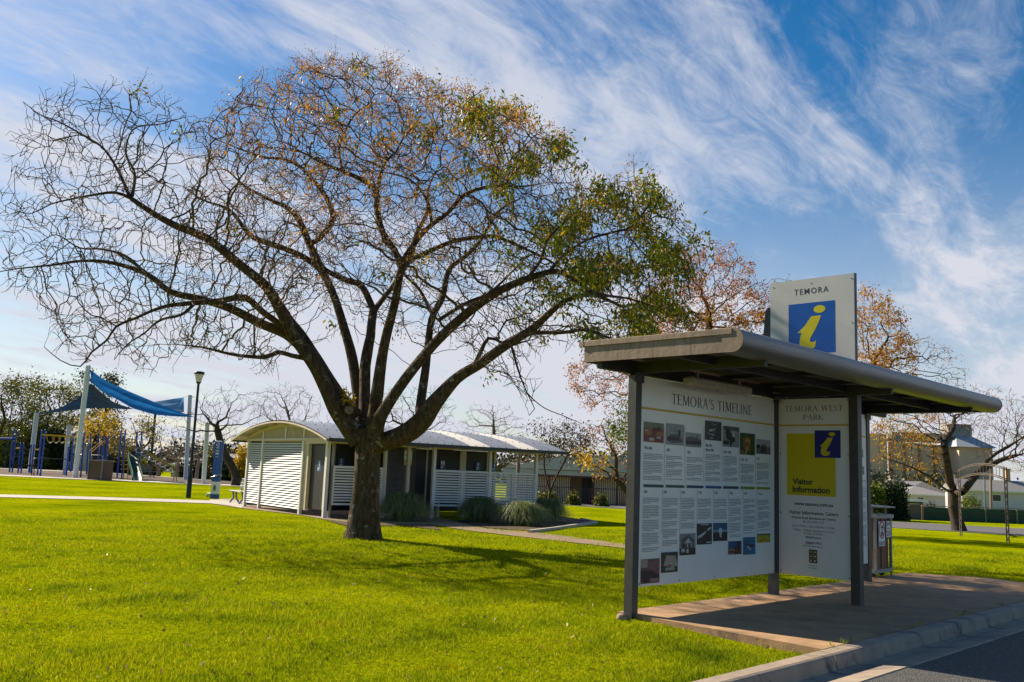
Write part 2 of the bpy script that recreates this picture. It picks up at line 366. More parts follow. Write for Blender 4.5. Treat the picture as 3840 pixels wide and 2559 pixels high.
strip_struct('street', [(-300, 1728), (300, 1748), (640, 1770), (930, 1792), (1300, 1815)], [(-300, 1722), (300, 1741), (640, 1760), (930, 1780), (1300, 1803)], M_road, .03)

# ------------------------------------------------------------------ the information shelter
SROT = math.atan2(SU[1], SU[0])
def S(u, v, z): return (u, -v, z)
M_steel = mk('painted_post', (.06, .056, .053), (.038, .037, .036), 9, .5, .1, bump=.05, spec=.5)
M_board = mk('white_board', (.76, .76, .72), (.70, .70, .67), 2, .22, spec=.5)
M_fas = mk('weathered_fascia', (.33, .235, .165), (.19, .135, .095), 2.6, .6, bump=.12, bscale=25, detail=9)
M_tube = mk('brushed_galvanised', (.22, .215, .21), (.12, .118, .115), 2.6, .36, .5, bump=.25, bscale=30, stretch=(.3, 6, 6), detail=7)
stained(M_fas, (.13, .10, .07), 4, .48, .72, (4, 4, .6))
M_sof = mk('dark_soffit', (.055, .05, .045), (.035, .032, .03), 5, .8)
shel = thing('information_shelter', 'roadside information shelter with rounded grey roof, printed boards and a blue rooftop sign', 'shelter', SH_O, SROT)
def post(u0, u1, v0, v1, z0, z1):
    mb = MB(); mb.box(((u0+u1)/2, -(v0+v1)/2, (z0+z1)/2), (u1-u0, v1-v0, z1-z0), bev=.012); return mb.build('post', M_steel, shel)
post(-.155, -.045, -.1, .01, -.12, 2.66); post(3.06, 3.17, -.1, .01, -.02, 2.66); post(6.09, 6.2, -.1, .01, -.02, 2.66)
post(3.115, 3.235, 1.03, 1.15, -.02, 2.7)
# roof: deck, fascias, rolled front edge, soffit beams
UL, UR, VB, VT = -.8, 7.06, -.22, 1.62
mb = MB(); mb.box(((UL+UR)/2, -(VB+VT)/2, 2.9), (UR-UL-.04, VT-VB-.02, .05)); roof = mb.build('roof', M_sof, shel)
mb = MB()
for uu, sg in ((UL, -1), (UR, 1)):
    for k in range(4):       # fascia plates with open joints
        a = VB+(VT-VB)*k/4; b = VB+(VT-VB)*(k+1)/4
        mb.box((uu, -(a+b)/2, 2.815), (.02, b-a-.004, .17))
    mb.box((uu+sg*.012, -(VB+VT)/2+.03, 2.933), (.03, VT-VB+.08, .062), bev=.004)
mb.box(((UL+UR)/2, -VB, 2.815), (UR-UL, .02, .17)); mb.box(((UL+UR)/2, -VB+.03, 2.933), (UR-UL+.06, .05, .06))
mb.build('fascia', M_fas, roof)
TC, TR = 1.63, .118; zc = 2.848
mb = MB(); P = []
prof = [(1.5, zc+TR)]+[(TC+TR*math.sin(a), zc+TR*math.cos(a)) for a in np.linspace(0, PI, 15)]+[(1.5, zc-TR)]
k = len(prof); NU = 24; PV = [S(UL+(UR-UL)*i/NU, v, z) for i in range(NU+1) for v, z in prof]
mb.add(PV, [(i*k+j, i*k+j+1, (i+1)*k+j+1, (i+1)*k+j) for i in range(NU) for j in range(k-1)], 0, True)
mb.build('rolled_edge', M_tube, roof)
mb = MB()
for uu, sg in ((UL-.012, 1), (UR-.0, 1)):
    mb = MB(); mb.prism([S(uu-.006, v, z) for v, z in [(1.52, zc-TR)]+[(TC+(TR+.004)*math.sin(a), zc-(TR+.004)*math.cos(a)) for a in np.linspace(0, PI, 15)]+[(1.44, zc+TR), (1.44, zc+.03), (1.52, zc+.03)]], S(.02, 0, 0)); mb.build('end_cap', M_fas, roof)
mb = MB()
for u in (-.1, 3.115, 6.145): mb.box((u, -.7, 2.735), (.06, 1.8, .13))
mb.box((3.1, .05, 2.735), (7.7, .07, .15)); mb.box((3.1, -1.0, 2.755), (7.7, .05, .09))
for u in np.arange(.9, 6.9, 1.05): mb.box((u, -.7, 2.84), (.04, 1.75, .05))
mb.build('roof_beam', mk('dark_steel', (.04, .038, .036), (.028, .026, .025), 6, .55), roof)
mb = MB(); mb.box(((UL+UR)/2, -.72, 2.868), (UR-UL-.1, 1.7, .012)); mb.build('soffit', mk('soffit_sheet', (.12, .105, .085), (.08, .07, .06), 4, .8), roof)
# strip light under the roof and conduit fitting
def box_px(mb, a, b, v, d, bev): 
    (u0, z0), (u1, z1) = sh_v(*a, v), sh_v(*b, v); mb.box(((u0+u1)/2, -v, (z0+z1)/2), (abs(u1-u0), d, abs(z1-z0)), bev=bev)
mb = MB(); u0, zt = sh_v(2580, 1401, .25); u1, zb = sh_v(2803, 1472, .25); mb.box(((u0+u1)/2, -.25, 2.64), (u1-u0, .13, .1), bev=.02)
for q in (u0+.2, u1-.2): mb.box((q, -.25, 2.72), (.03, .03, .1))
mb.build('strip_light', mk('grimy_diffuser', (.42, .38, .31), (.3, .27, .22), 12, .5), roof)
mb = MB(); a = [S(u, .06, z) for u, z in (sh_v(2898, 1474, .06), sh_v(2942, 1475, .06))]; mb.tube(a, .009, 6); c = sh_v(2951, 1474, .06); mb.lathe([(.0, -.03), (.03, -.02), (.035, 0), (.03, .02), (0, .03)], S(c[0], .06, c[1]), 10)
e = sh_v(2951, 1500, .06); h_ = sh_v(2921, 1508, .06); mb.tube([S(c[0], .06, c[1]), S(e[0], .06, e[1]), S(h_[0], .06, h_[1])], .008, 6)
mb.build('conduit', mk('grey_pvc', (.33, .31, .27), None, 5, .6), roof)
for (u_, v_) in ((-.1, .012), (3.115, .012), (6.145, .012)):
    mb = MB(); mb.box(S(u_, v_+.004, 2.62), (.17, .008, .11)); 
    for q in (-.06, .06): mb.box(S(u_+q, v_+.01, 2.62), (.022, .012, .022), bev=.004)
    mb.build('bracket', M_steel, shel)
# ---- boards
Y_rule = (.62, .40, .03)
INK = flat((.022, .026, .03)); RULE = flat(Y_rule); GOLD = flat((.62, .50, .0), .4); NAVY = flat((.012, .016, .17), .35); BLUE = flat((.008, .07, .33), .3)
GREYINK = flat((.17, .18, .19))
def board(u0, u1, v0, v1, z0, z1, name, mats):
    mb = MB(); mb.box(((u0+u1)/2, -(v0+v1)/2, (z0+z1)/2), (u1-u0, v1-v0, z1-z0)); return mb.build(name, mats, shel)
ZT, ZR, ZB = 2.644, 2.284, .287
b1 = board(-.04, 3.055, -.03, -.002, ZB, ZT, 'timeline_board', M_board)
f1 = lambda u, z: S(u, .0015, z)
f1b = lambda u, z: S(u, .003, z)
mb = MB(); rect2d(mb, -.04, ZR-.012, 3.055, ZR+.012, f1); mb.build('gold_rule', RULE, b1)
def A(x, y): return sh_v(2390+x/3.4836, 1400+y/3.4836)
def B(x, y): return sh_v(2390+x/3.4836, 1800+y/3.4836)
mb = MB(); (xa, ya), (xb, yb) = A(447, 403), A(1503, 552); zt_ = A(447, 262)[1]; yb_ = (ya+yb)/2; zt_ = (A(447, 262)[1]+A(1500, 432)[1])/2
serif_line(mb, "TEMORA'S TIMELINE", f1, xa, yb_, zt_-yb_, xb-xa); mb.build('lettering', INK, b1)
def photo(board_, fn, x0, z0, x1, z1, base, shapes):
    """printed photograph: a base tone and painted shapes (unit polygons, y up)"""
    mb = MB(); cols = [base]; rect2d(mb, x0, z0, x1, z1, fn)
    for k, (poly, c) in enumerate(shapes):
        if c not in cols: cols.append(c)
        d = .0008*(k+1); P = [Vector(fn(x0+a*(x1-x0), z0+b*(z1-z0))) for a, b in poly]; O = Vector(fn(0, 0)); 
        nrm = (Vector(fn(1, 0))-O).cross(Vector(fn(0, 1))-O).normalized()
        mb.add([tuple(p+nrm*d) for p in P], [tuple(range(len(P)))], cols.index(c))
    return mb.build('photograph', [mk('print_%02x%02x%02x' % tuple(int(q*255) for q in c), c, tuple(q*.6 for q in c), 22, .4, detail=3) for c in cols], board_)
R_ = lambda a, b, c, d: [(a, b), (c, b), (c, d), (a, d)]
E_ = lambda cx, cy, rx, ry: [(cx+rx*math.cos(q), cy+ry*math.sin(q)) for q in np.linspace(0, 2*PI, 14)[:-1]]
g1, g2, g3, gw = (.02, .02, .022), (.10, .10, .105), (.27, .28, .28), (.5, .51, .5)
PH = [(A, (85, 630), (343, 915), (.20, .22, .12), [(R_(0, 0, 1, .68), (.24, .03, .015)), (E_(.2, .5, .2, .17), (.42, .13, .02)), (E_(.8, .45, .2, .15), (.4, .14, .02)), ([(.45, .6), (.5, .8), (.6, .7), (.7, .82), (.85, .75), (.8, .55)], (.1, .02, .01)), (R_(.25, .08, .5, .22), gw), (R_(.62, .2, .82, .3), gw), (R_(.05, .53, .2, .6), gw)]),
      (A, (375, 650), (610, 950), (.33, .36, .34), [([(.05, .3), (.25, .5), (.5, .52), (.7, .62), (.8, .4), (.95, .15), (.3, .08), (.05, .2)], g2), (R_(.45, .5, .75, .75), g3), (R_(.66, .45, .78, .72), g1), (R_(.1, .22, .7, .38), g1)]),
      (A, (635, 770), (833, 975), (.37, .38, .36), [([(0, .15), (0, .6), (.2, .72), (.55, .7), (1, .55), (1, .15)], g2), (R_(0, .2, 1, .42), g1), (R_(0, 0, 1, .15), g3), (R_(.7, .6, .74, .85), g2)]),
      (A, (885, 615), (1097, 890), (.03, .045, .045), [([(.35, .95), (.55, .8), (.8, .9), (.6, .84), (.5, .82)], gw), ([(.2, .5), (.4, .6), (.6, .55), (.65, .68), (.5, .48), (.3, .44)], gw), ([(.05, .42), (.2, .3), (.5, .24), (.6, .34), (.3, .34)], g3), (R_(.3, .08, .5, .16), g3)]),
      (A, (1120, 685), (1327, 975), g3, [(R_(0, .8, 1, 1), g2), ([(.2, .95), (.28, .95), (.45, .7), (.7, .5), (.75, .3), (.55, .2), (.5, .02), (.42, .02), (.4, .3), (.2, .4), (.15, .7)], g1), (R_(.55, .5, .72, .8), gw), (R_(0, .1, .35, .3), g1)]),
      (A, (1342, 775), (1535, 1075), (.015, .075, .012), [([(.2, .75), (.45, .85), (.7, .8), (.72, .2), (.45, .15), (.2, .3)], (.3, .1, .02)), (E_(.48, .62, .16, .12), (.42, .3, .12)), (E_(.46, .55, .06, .05), g1), ([(.3, .02), (.45, .4), (.55, .38), (.4, .02)], (.4, .33, .2)), (R_(0, 0, .25, .2), (.28, .1, .04))]),
      (A, (1555, 860), (1738, 1065), (.36, .38, .38), [(R_(0, .05, 1, .5), (.12, .14, .12)), (E_(.12, .5, .14, .15), g1), (R_(.32, .08, .42, .62), g1), (R_(.46, .1, .54, .68), g1), (R_(.58, .06, .66, .64), g1), (R_(0, 0, 1, .08), g2)]),
      (B, (45, 1040), (285, 1340), (.15, .085, .085), [(R_(0, .65, .35, 1), (.4, .3, .28)), ([(.35, .6), (1, .5), (1, 1), (.35, .9)], (.2, .1, .1)), ([(0, .55), (.6, .5), (1, .3), (1, .05), (.1, .05)], (.05, .025, .03)), (R_(.5, .05, .95, .2), (.26, .18, .17))]),
      (B, (310, 950), (525, 1200), (.05, .04, .025), [([(.15, .35), (.3, .85), (.85, .8), (1, .3), (.6, .25)], (.4, .35, .28)), (R_(.25, .1, .8, .24), (.34, .36, .32)), (R_(.4, .3, .62, .38), (.35, .06, .05)), (R_(.3, .88, .55, 1), (.02, .04, .14))]),
      (B, (553, 705), (757, 975), g3, [([(.1, .1), (.1, .75), (.55, .95), (.9, .72), (.9, .1)], g2), ([(.25, .55), (.55, .8), (.75, .55)], gw), (R_(.0, .0, 1, .32), g1), (R_(.1, .14, .3, .3), gw), (R_(.4, .1, .55, .28), gw), (R_(.2, .35, .26, .55), g1), (R_(.45, .35, .5, .55), gw), (R_(.68, .34, .74, .6), gw)]),
      (B, (778, 572), (972, 838), (.018, .018, .022), [(R_(.22, .92, .8, .96), gw), ([(.05, .42), (.3, .5), (.6, .65), (.58, .55), (.3, .35), (.05, .28)], gw), ([(.68, .62), (.95, .75), (.95, .83), (.68, .75)], gw), (R_(.62, .06, .92, .12), gw)]),
      (B, (990, 565), (1173, 795), (.02, .10, .22), [(R_(0, .5, 1, .62), (.2, .33, .42)), (R_(0, 0, 1, .5), (.016, .014, .014)), (E_(.5, .56, .14, .16), (.6, .68, .7)), ([(.45, .2), (.42, .5), (.6, .5), (.56, .2)], gw)]),
      (B, (1187, 805), (1360, 968), (.03, .09, .22), [([(0, 0), (0, .42), (1, .3), (1, 0)], (.10, .035, .02)), (R_(0, .3, 1, .4), (.45, .25, .08)), (R_(.66, .3, .92, .95), g1), (E_(.55, .45, .07, .2), g1), (R_(0, 0, .4, .12), (.28, .2, .2))]),
      (B, (1380, 752), (1541, 970), (.03, .16, .34), [([(.1, .75), (.3, .6), (.85, .55), (.9, .45), (.3, .42)], g1), ([(.25, .5), (.6, .22), (.66, .26), (.45, .5)], gw), ([(.15, .6), (.4, .85), (.45, .82), (.35, .58)], g2), (R_(0, .0, 1, .14), (.04, .2, .3))]),
      (B, (1562, 708), (1735, 815), (.46, .36, .01), [(R_(0, .86, 1, 1), (.03, .07, .05)), ([(.2, .2), (.6, .45), (.65, .42), (.25, .15)], (.22, .15, .0))])]
for fn, p, q, base, shp in PH:
    (x0, zA), (x1, zB_) = fn(*p), fn(*q); photo(b1, f1, x0, zB_, x1, zA, base, shp)
# timeline arrows
mb = MB(); segc = [(.02, .07, .07), (.03, .10, .08), (.02, .05, .13), (.02, .08, .26), (.04, .06, .08), (.15, .24, .02), (.24, .28, .03)]
for k, (x0, x1) in enumerate(((70, 345), (360, 615), (630, 865), (880, 1100), (1110, 1325), (1335, 1535), (1545, 1735))):
    ua_, za = A(x0, 1450+x0*.024); ub_, _ = A(x1, 1450); zh, zl = 1.5-.03, 1.5-.085
    zh, zl = A(x0, 1450+(x0-70)*.0235)[1], A(x0, 1489+(x0-70)*.019)[1]
    zm = (zh+zl)/2; mb.add([f1(ua_, zl), f1(ub_-.02, zl), f1(ub_+.01, zm), f1(ub_-.02, zh), f1(ua_, zh), f1(ua_+.03, zm)], [(0, 1, 2, 5), (5, 2, 3, 4)], k)
mb.build('timeline_arrow', [flat(c) for c in segc], b1)
# years
YC = [flat((.05, .06, .075)), flat((.03, .07, .14)), flat((.22, .26, .03))]
for fn, x, y, s, hgt, c in ((A, 95, 992, 'PRE-1836', 38, 0), (A, 380, 1020, '1893', 36, 0), (A, 650, 1048, '1924', 34, 0), (A, 893, 958, 'May 1941 -', 36, 1), (A, 893, 1017, 'March 1946', 36, 1), (A, 1128, 1045, '1969 - 1989', 33, 0), (A, 1350, 1143, '1986 - 1995', 33, 2), (A, 1560, 1130, '2005', 30, 2),
    (B, 82, 172, '1836', 36, 0), (B, 343, 177, '1879', 34, 0), (B, 578, 180, '1910', 34, 0), (B, 800, 183, '1928', 33, 0), (B, 1008, 186, '1946', 32, 1), (B, 1208, 190, '1982', 32, 0), (B, 1395, 193, '2000', 31, 2), (B, 1580, 196, 'Present', 30, 2)):
    u, z = fn(x, y); h = fn(x, y-hgt)[1]-z; V, F = text_tris(s, h/.7, .012); k = .78; TXT = MB()
    put2d(TXT, [(u+a*k, z+b) for a, b in V], F, f1); TXT.build('year_heading', YC[c], b1)
def paragraphs(mb, fn, x0, x1, z1, z0, lh, seed, mi=0):
    r = random.Random(seed); z = z1; left = 0
    while z > z0:
        if left <= 0: left = r.randint(3, 8); z -= lh*.8
        left -= 1; x = x0; e = x0+(x1-x0)*(r.uniform(.35, .7) if left == 0 else r.uniform(.9, 1))
        while x < e:
            wl = r.uniform(.012, .045); rect2d(mb, x, z, min(x+wl, e), z+lh*.45, fn, mi); x += wl+.008
        z -= lh
mb = MB(); colsA = [(82, 335, 1040, 1405), (375, 595, 1070, 1405), (645, 858, 1085, 1415), (890, 1085, 1050, 1415), (1127, 1310, 1075, 1420), (1350, 1525, 1180, 1440), (1562, 1725, 1165, 1450)]
colsB = [(72, 295, 225, 960), (338, 535, 230, 880), (574, 755, 235, 640), (795, 968, 240, 525), (1005, 1170, 245, 520), (1203, 1355, 245, 760), (1393, 1545, 250, 705), (1574, 1730, 255, 660)]
sd = 0
for fn, cs in ((A, colsA), (B, colsB)):
    for x0, x1, y0, y1 in cs:
        sd += 1; u0, za = fn(x0, y0); u1, _ = fn(x1, y0); zb = fn(x0, y1)[1]; paragraphs(mb, f1, u0, u1, za, zb, .0185, sd)
for fn, xs, ya, yb in ((A, (360, 625, 872, 1110, 1333, 1545), 700, 1440), (B, (330, 562, 783, 995, 1193, 1383, 1560), 120, 700)):
    for x in xs:
        u, za = fn(x, ya); zb = fn(x, yb)[1]; rect2d(mb, u-.0025, zb, u+.0025, za, f1)
mb.build('small_print', flat((.24, .25, .26)), b1)
# ---- park board, end on
UP = 3.155
b2 = board(UP-.0, UP+.03, .014, 1.03, ZB, ZT, 'park_board', M_board)
f2 = lambda v, z: S(UP-.0015, v, z)
f2b = lambda v, z: S(UP-.003, v, z); f2c = lambda v, z: S(UP-.0045, v, z)
def C2(x, y): return sh_u(2900+x/3.92, 1450+y/3.92, UP)
def D2(x, y): return sh_u(2900+x/3.92, 1800+y/3.92, UP)
mb = MB(); rect2d(mb, .014, ZR-.012, 1.03, ZR+.012, f2); mb.build('gold_rule', RULE, b2)
mb = MB()
for s, p, q, tp in (('TEMORA WEST', (170, 377), (1030, 350), (165, 297)), ('PARK', (438, 497), (742, 490), (440, 415))):
    (va, za), (vb, zb) = C2(*p), C2(*q); h = C2(*tp)[1]-za; serif_line(mb, s, f2, va, (za+zb)/2, h, vb-va)
mb.build('lettering', INK, b2)
mb = MB(); (v0, zt) = C2(197, 693); (v1, _) = C2(912, 685); zb = D2(197, 218)[1]; rect2d(mb, v0, zb, v1, zt, f2); mb.build('yellow_panel', GOLD, b2)
IDOT = [(.674+.125*math.cos(a), .144+.075*math.sin(a)) for a in np.linspace(0, 2*PI, 28)[:-1]]
ISTEM = [(.5, .27), (.708, .27), (.66, .385), (.604, .5), (.545, .59), (.487, .673), (.462, .735), (.47, .762), (.492, .777), (.539, .78), (.57, .77), (.599, .752), (.573, .879), (.53, .905), (.474, .92), (.37, .928), (.32, .912), (.279, .884), (.252, .85), (.24, .81), (.245, .723), (.262, .65), (.286, .587), (.195, .574), (.28, .515), (.357, .45), (.43, .36)]
def emblem(parent, fa, fb, x0, z0, x1, z1, sqmat, imat):
    mb = MB(); rect2d(mb, x0, z0, x1, z1, fa)
    X = lambda a: x0+a*(x1-x0); Z = lambda b: z1-b*(z1-z0)
    for poly in (IDOT, ISTEM): mb.add([fb(X(a), Z(b)) for a, b in poly], [tuple(range(len(poly)))], 1)
    return mb.build('information_emblem', [sqmat, imat], parent)
(v0, zt), (v1, zb) = C2(608, 645), C2(993, 1053); emblem(b2, f2b, f2c, v0, zb, v1, zt, NAVY, GOLD)
PM = [INK, GREYINK, flat((.03, .08, .2)), flat((.5, .16, .02))]
def line2(s, xc, y, w_, bold, mi=0, f=f2b, D=D2):
    mb = MB()
    vc, z = D(xc, y); va = D(xc-w_/2, y)[0]; vb = D(xc+w_/2, y)[0]; V, F = text_tris(s, 1, bold); mx = max(a for a, b in V); k = (vb-va)/mx
    put2d(mb, [(va+a*k, z+b*k*1.02) for a, b in V], F, f); mb.build('print_line', PM[mi], b2)
line2('Visitor', 437, 65, 295, .03); line2('Information', 556, 190, 550, .03)
line2('www.temora.com.au', 595, 385, 570, .018); line2('Visitor Information Centre', 595, 515, 725, .012)
line2('29 Junee Road (Bundawarrah Centre)', 592, 583, 645, .012); line2('Ph: (02) 6980 1221', 587, 638, 305, 0, 1); line2('Open: 9.30am - 5pm, Monday to Friday', 590, 704, 630, 0, 1)
line2('9.30am - 4.00pm, Saturday & Sunday', 590, 763, 600, 0, 1); line2('& Public Holidays', 587, 808, 280, 0, 1); line2('#VisitTemora', 588, 864, 225, .018)
line2('TEM', 510, 945, 80, .02, 2); line2('FM', 578, 947, 50, .02, 3); line2('102.5', 662, 950, 92, .02, 2)
mb = MB(); paragraphs(mb, f2b, D2(430, 965)[0], D2(745, 965)[0], D2(590, 968)[1], D2(590, 972)[1], .02, 5)
mb.build('small_print', GREYINK, b2)
mb = MB(); (v0, zt), (v1, zb) = D2(522, 1020), D2(648, 1232); rect2d(mb, v0, zb, v1, zt, f2, 0)
for i in range(2):
    for j in range(3):
        a, b = v0+(v1-v0)*(.06+.48*i), zt-(zt-zb)*(.03+.33*j); c, d = a+(v1-v0)*.4, b-(zt-zb)*.29; rect2d(mb, a, d, c, b, f2b, 1)
        mb.add([f2c(a+(c-a)*x, d+(b-d)*y) for x, y in E_(.5, .5, .25+.08*i, .2+.05*j)], [tuple(range(13))], 2)
paragraphs(mb, f2b, v0, v1, D2(590, 1250)[1], D2(590, 1256)[1], .02, 9, 3); paragraphs(mb, f2b, v0, v1, D2(590, 1285)[1], D2(590, 1291)[1], .02, 10, 3)
mb.build('council_crest', [flat((.35, .26, .05)), flat((.02, .035, .015)), flat((.45, .47, .44)), GREYINK], b2)
for brd, fn, us_, zs_ in ((b1, f1b, (-.01, .78, 1.55, 2.3, 3.03), (ZB+.03, ZT-.03)), (b2, f2b, (.04, 1.0), (ZB+.03, 1.1, 1.9, ZT-.03))):
    for a_ in us_:
        for c_ in zs_: mb = MB(); mb.add([fn(a_+.011*math.cos(q), c_+.011*math.sin(q)) for q in np.linspace(0, 2*PI, 9)[:-1]], [tuple(range(8))]); mb.build('screw', mk('board_screw', (.30, .30, .29), None, 5, .4, .6), brd)
# ---- second back board, mostly hidden by the front post
b3 = board(3.19, 6.08, -.03, -.002, ZB, ZT, 'history_board', M_board)
mb = MB(); rect2d(mb, 3.19, ZR-.012, 6.08, ZR+.012, f1); mb.build('gold_rule', RULE, b3)
for (a, b, c, d) in ((5.55, 1.95, 5.95, 2.08), (5.58, 1.68, 5.98, 1.81)):
    photo(b3, f1, a, b, c, d, (.16, .2, .2), [(R_(0, 0, 1, .4), g2), (E_(.5, .5, .2, .25), (.3, .27, .2))])
mb = MB(); 
for x0 in (3.4, 4.1, 4.8, 5.5): paragraphs(mb, f1, x0, x0+.55, 1.6, .55, .026, int(x0*10))
mb.build('small_print', flat((.24, .25, .26)), b3)
# ---- sign on the roof
US = 3.15
M_sign = mk('satin_sign', (.50, .49, .47), (.43, .43, .42), 2.2, .35)
mb = MB(); mb.box((US+.03, -.5, 3.62), (.06, 1.218, 1.385)); sg_ = mb.build('rooftop_sign', M_sign, shel)
mb = MB(); mb.box((US+.055, -.5, 3.62), (.045, 1.232, 1.4)); mb.build('sign_frame', mk('black_frame', (.02, .02, .022), None, 6, .35), sg_)
f3 = lambda v, z: S(US-.0015, v, z); f3b = lambda v, z: S(US-.003, v, z)
def E3(x, y): return sh_u(2850+x/5.2275, 1000+y/5.2275, US)
(v0, zt), (v1, zt2) = E3(560, 757), E3(1468, 655); zt = (zt+zt2)/2; emblem(sg_, f3, f3b, v0, zt-(v1-v0)*1.05, v1, zt, flat((.008, .075, .34), .25), flat((.55, .47, 0), .3))
mb = MB(); (va, za), (vb, zb), (_, zc_) = E3(668, 571), E3(1342, 493), E3(668, 458); V, F = text_tris('TEMORA', 1, .004, 1.22); mx = max(a for a, b in V); hh = max(b for a, b in V)
put2d(mb, [(va+a*(vb-va)/mx, (za+zb)/2+b*(zc_-za)/hh) for a, b in V], F, f3); mb.build('lettering', INK, sg_)
for v in (-.07, .5, 1.07):
    for z in (3.05, 3.65, 4.25):
        if v == .5 and z == 3.65: continue
        mb = MB(); mb.box(S(US-.003, v, z), (.006, .014, .014), bev=.003); mb.build('screw', mk('screw_steel', (.5, .5, .5), None, 5, .3, .8), sg_)
mb = MB(); mb.prism([S(US+.1, v, z) for v, z in ((-.33, 2.95), (-.25, 3.88), (-.235, 3.95), (-.2, 3.985), (.5, 3.985), (.5, 2.95))], S(.05, 0, 0)); mb.build('sign_brace', mk('black_brace', (.018, .018, .02), None, 6, .3), sg_)
# stone against the first post
a = uv2w(-.24, -.05, -.03); V = []; 
mb = MB(); mb.lathe([(.02, -.05), (.055, -.04), (.062, -.005), (.05, .03), (.02, .045)], (0, 0, 0), 9)
mb.v = [(x*1.2+random.uniform(-.008, .008), y+random.uniform(-.008, .008), z+random.uniform(-.006, .006)) for x, y, z in mb.v]
o = tag(mb.build('stone', mk('pink_stone', (.36, .25, .17), (.24, .16, .11), 18, .9, bump=.5)), 'small pinkish stone on the grass at the foot of the shelter corner post', 'stone'); o.location = a
# ------------------------------------------------------------------ trees
def catmull(P, step):
    P = [np.asarray(p, float) for p in P]; P = [2*P[0]-P[1]]+P+[2*P[-1]-P[-2]]; out = []
    for i in range(1, len(P)-2):
        n = max(1, int(np.linalg.norm(P[i+1]-P[i])/step))
        for k in range(n):
            q = k/n; a, b, c, d = P[i-1], P[i], P[i+1], P[i+2]
            out.append(.5*((2*b)+(c-a)*q+(2*a-5*b+4*c-d)*q*q+(3*b-a-3*c+d)*q**3))
    return np.array(out+[P[-2]])
def colonize(P, par, grow, A, step, di, dk, iters=200, wob=.35, trop=(0, 0, 0), r=None, maxn=60000):
    """grow twigs from the nodes P towards the attractor points A"""
    r = r or np.random.default_rng(1); P = list(map(np.asarray, P)); par = list(par); A = np.asarray(A, float)
    gi = np.array(grow); GPn = np.array([P[i] for i in gi])
    nd = np.full(len(A), 1e9); ni = np.zeros(len(A), int)
    for s in range(0, len(A), 500):
        d = ((A[s:s+500, None]-GPn[None])**2).sum(2); j = d.argmin(1); nd[s:s+500] = np.sqrt(d[np.arange(len(j)), j]); ni[s:s+500] = gi[j]
    lastc = {}; trop = np.asarray(trop, float)
    for it in range(iters):
        live = np.where(nd < di)[0]
        if len(live) == 0 or len(P) > maxn: break
        un, inv = np.unique(ni[live], return_inverse=True)
        pos = np.array([P[i] for i in un]); d = A[live]-pos[inv]; d /= np.linalg.norm(d, axis=1)[:, None]+1e-9
        acc = np.zeros((len(un), 3)); np.add.at(acc, inv, d); acc /= np.linalg.norm(acc, axis=1)[:, None]+1e-9
        acc += r.normal(0, wob, acc.shape)+trop; acc /= np.linalg.norm(acc, axis=1)[:, None]+1e-9
        new = pos+acc*step*r.uniform(.8, 1.2, (len(un), 1)); keep = []
        for k, i in enumerate(un):
            c = lastc.get(i, [])
            if len(c) >= 3: nd[live[inv == k]] = np.where(r.random((inv == k).sum()) < .5, 1e9, nd[live[inv == k]]); continue
            c.append(k); lastc[i] = c; keep.append(k)
        if not keep: 
            continue
        base = len(P); N = new[keep]
        for k in keep: P.append(new[k]); par.append(int(un[k]))
        act = np.where(nd < 1e8)[0]
        for s in range(0, len(act), 1000):
            a = act[s:s+1000]; dd = ((A[a, None]-N[None])**2).sum(2); j = dd.argmin(1); dm = np.sqrt(dd[np.arange(len(j)), j]); b = dm < nd[a]
            nd[a[b]] = dm[b]; ni[a[b]] = base+j[b]
        nd[nd < dk] = 1e9
    return np.array(P), np.array(par)
def pipe(par, rmin, e=2.4):
    n = len(par); s = np.zeros(n); ch = np.zeros(n, int)
    for i in range(n-1, -1, -1):
        if ch[i] == 0: s[i] = rmin**e
        p = par[i]
        if p >= 0: s[p] += s[i]; ch[p] += 1
    return s**(1/e), ch
def frusta(p0, p1, r0, r1, n):
    t = p1-p0; t = t/(np.linalg.norm(t, axis=1)[:, None]+1e-9)
    ref = np.where(np.abs(t[:, 2:3]) < .9, np.array([[0, 0, 1.]]), np.array([[1., 0, 0]]))
    a = np.cross(t, ref); a /= np.linalg.norm(a, axis=1)[:, None]+1e-9; b = np.cross(t, a); m = len(p0)
    V = np.empty((m, 2*n, 3)); 
    for j in range(n):
        th = 2*PI*j/n; o = math.cos(th)*a+math.sin(th)*b; V[:, j] = p0+o*r0[:, None]; V[:, n+j] = p1+o*r1[:, None]
    F = np.array([(j, (j+1) % n, n+(j+1) % n, n+j) for j in range(n)]); F = (np.arange(m)[:, None, None]*2*n+F[None]).reshape(-1, 4)
    return V.reshape(-1, 3), F
def join(parts):
    V = []; F = []; b = 0
    for v, f in parts: V.append(v); F.append(f+b); b += len(v)
    return np.concatenate(V), np.concatenate(F)
def leaves(C, size, n, spread, r, droop=.4, aspect=.35):
    """n leaf blades around each centre"""
    C = np.repeat(C, n, 0); m = len(C); c = C+r.normal(0, 1, (m, 3))*spread
    d = r.normal(0, 1, (m, 3)); d[:, 2] -= droop*2; d /= np.linalg.norm(d, axis=1)[:, None]
    s = np.cross(d, r.normal(0, 1, (m, 3))); s /= np.linalg.norm(s, axis=1)[:, None]+1e-9
    L = size*r.uniform(.6, 1.3, (m, 1)); w = L*aspect
    V = np.stack([c, c+d*L*.5+s*w*.5, c+d*L, c+d*L*.5-s*w*.5], 1).reshape(-1, 3)
    return V, np.arange(m*4).reshape(-1, 4)
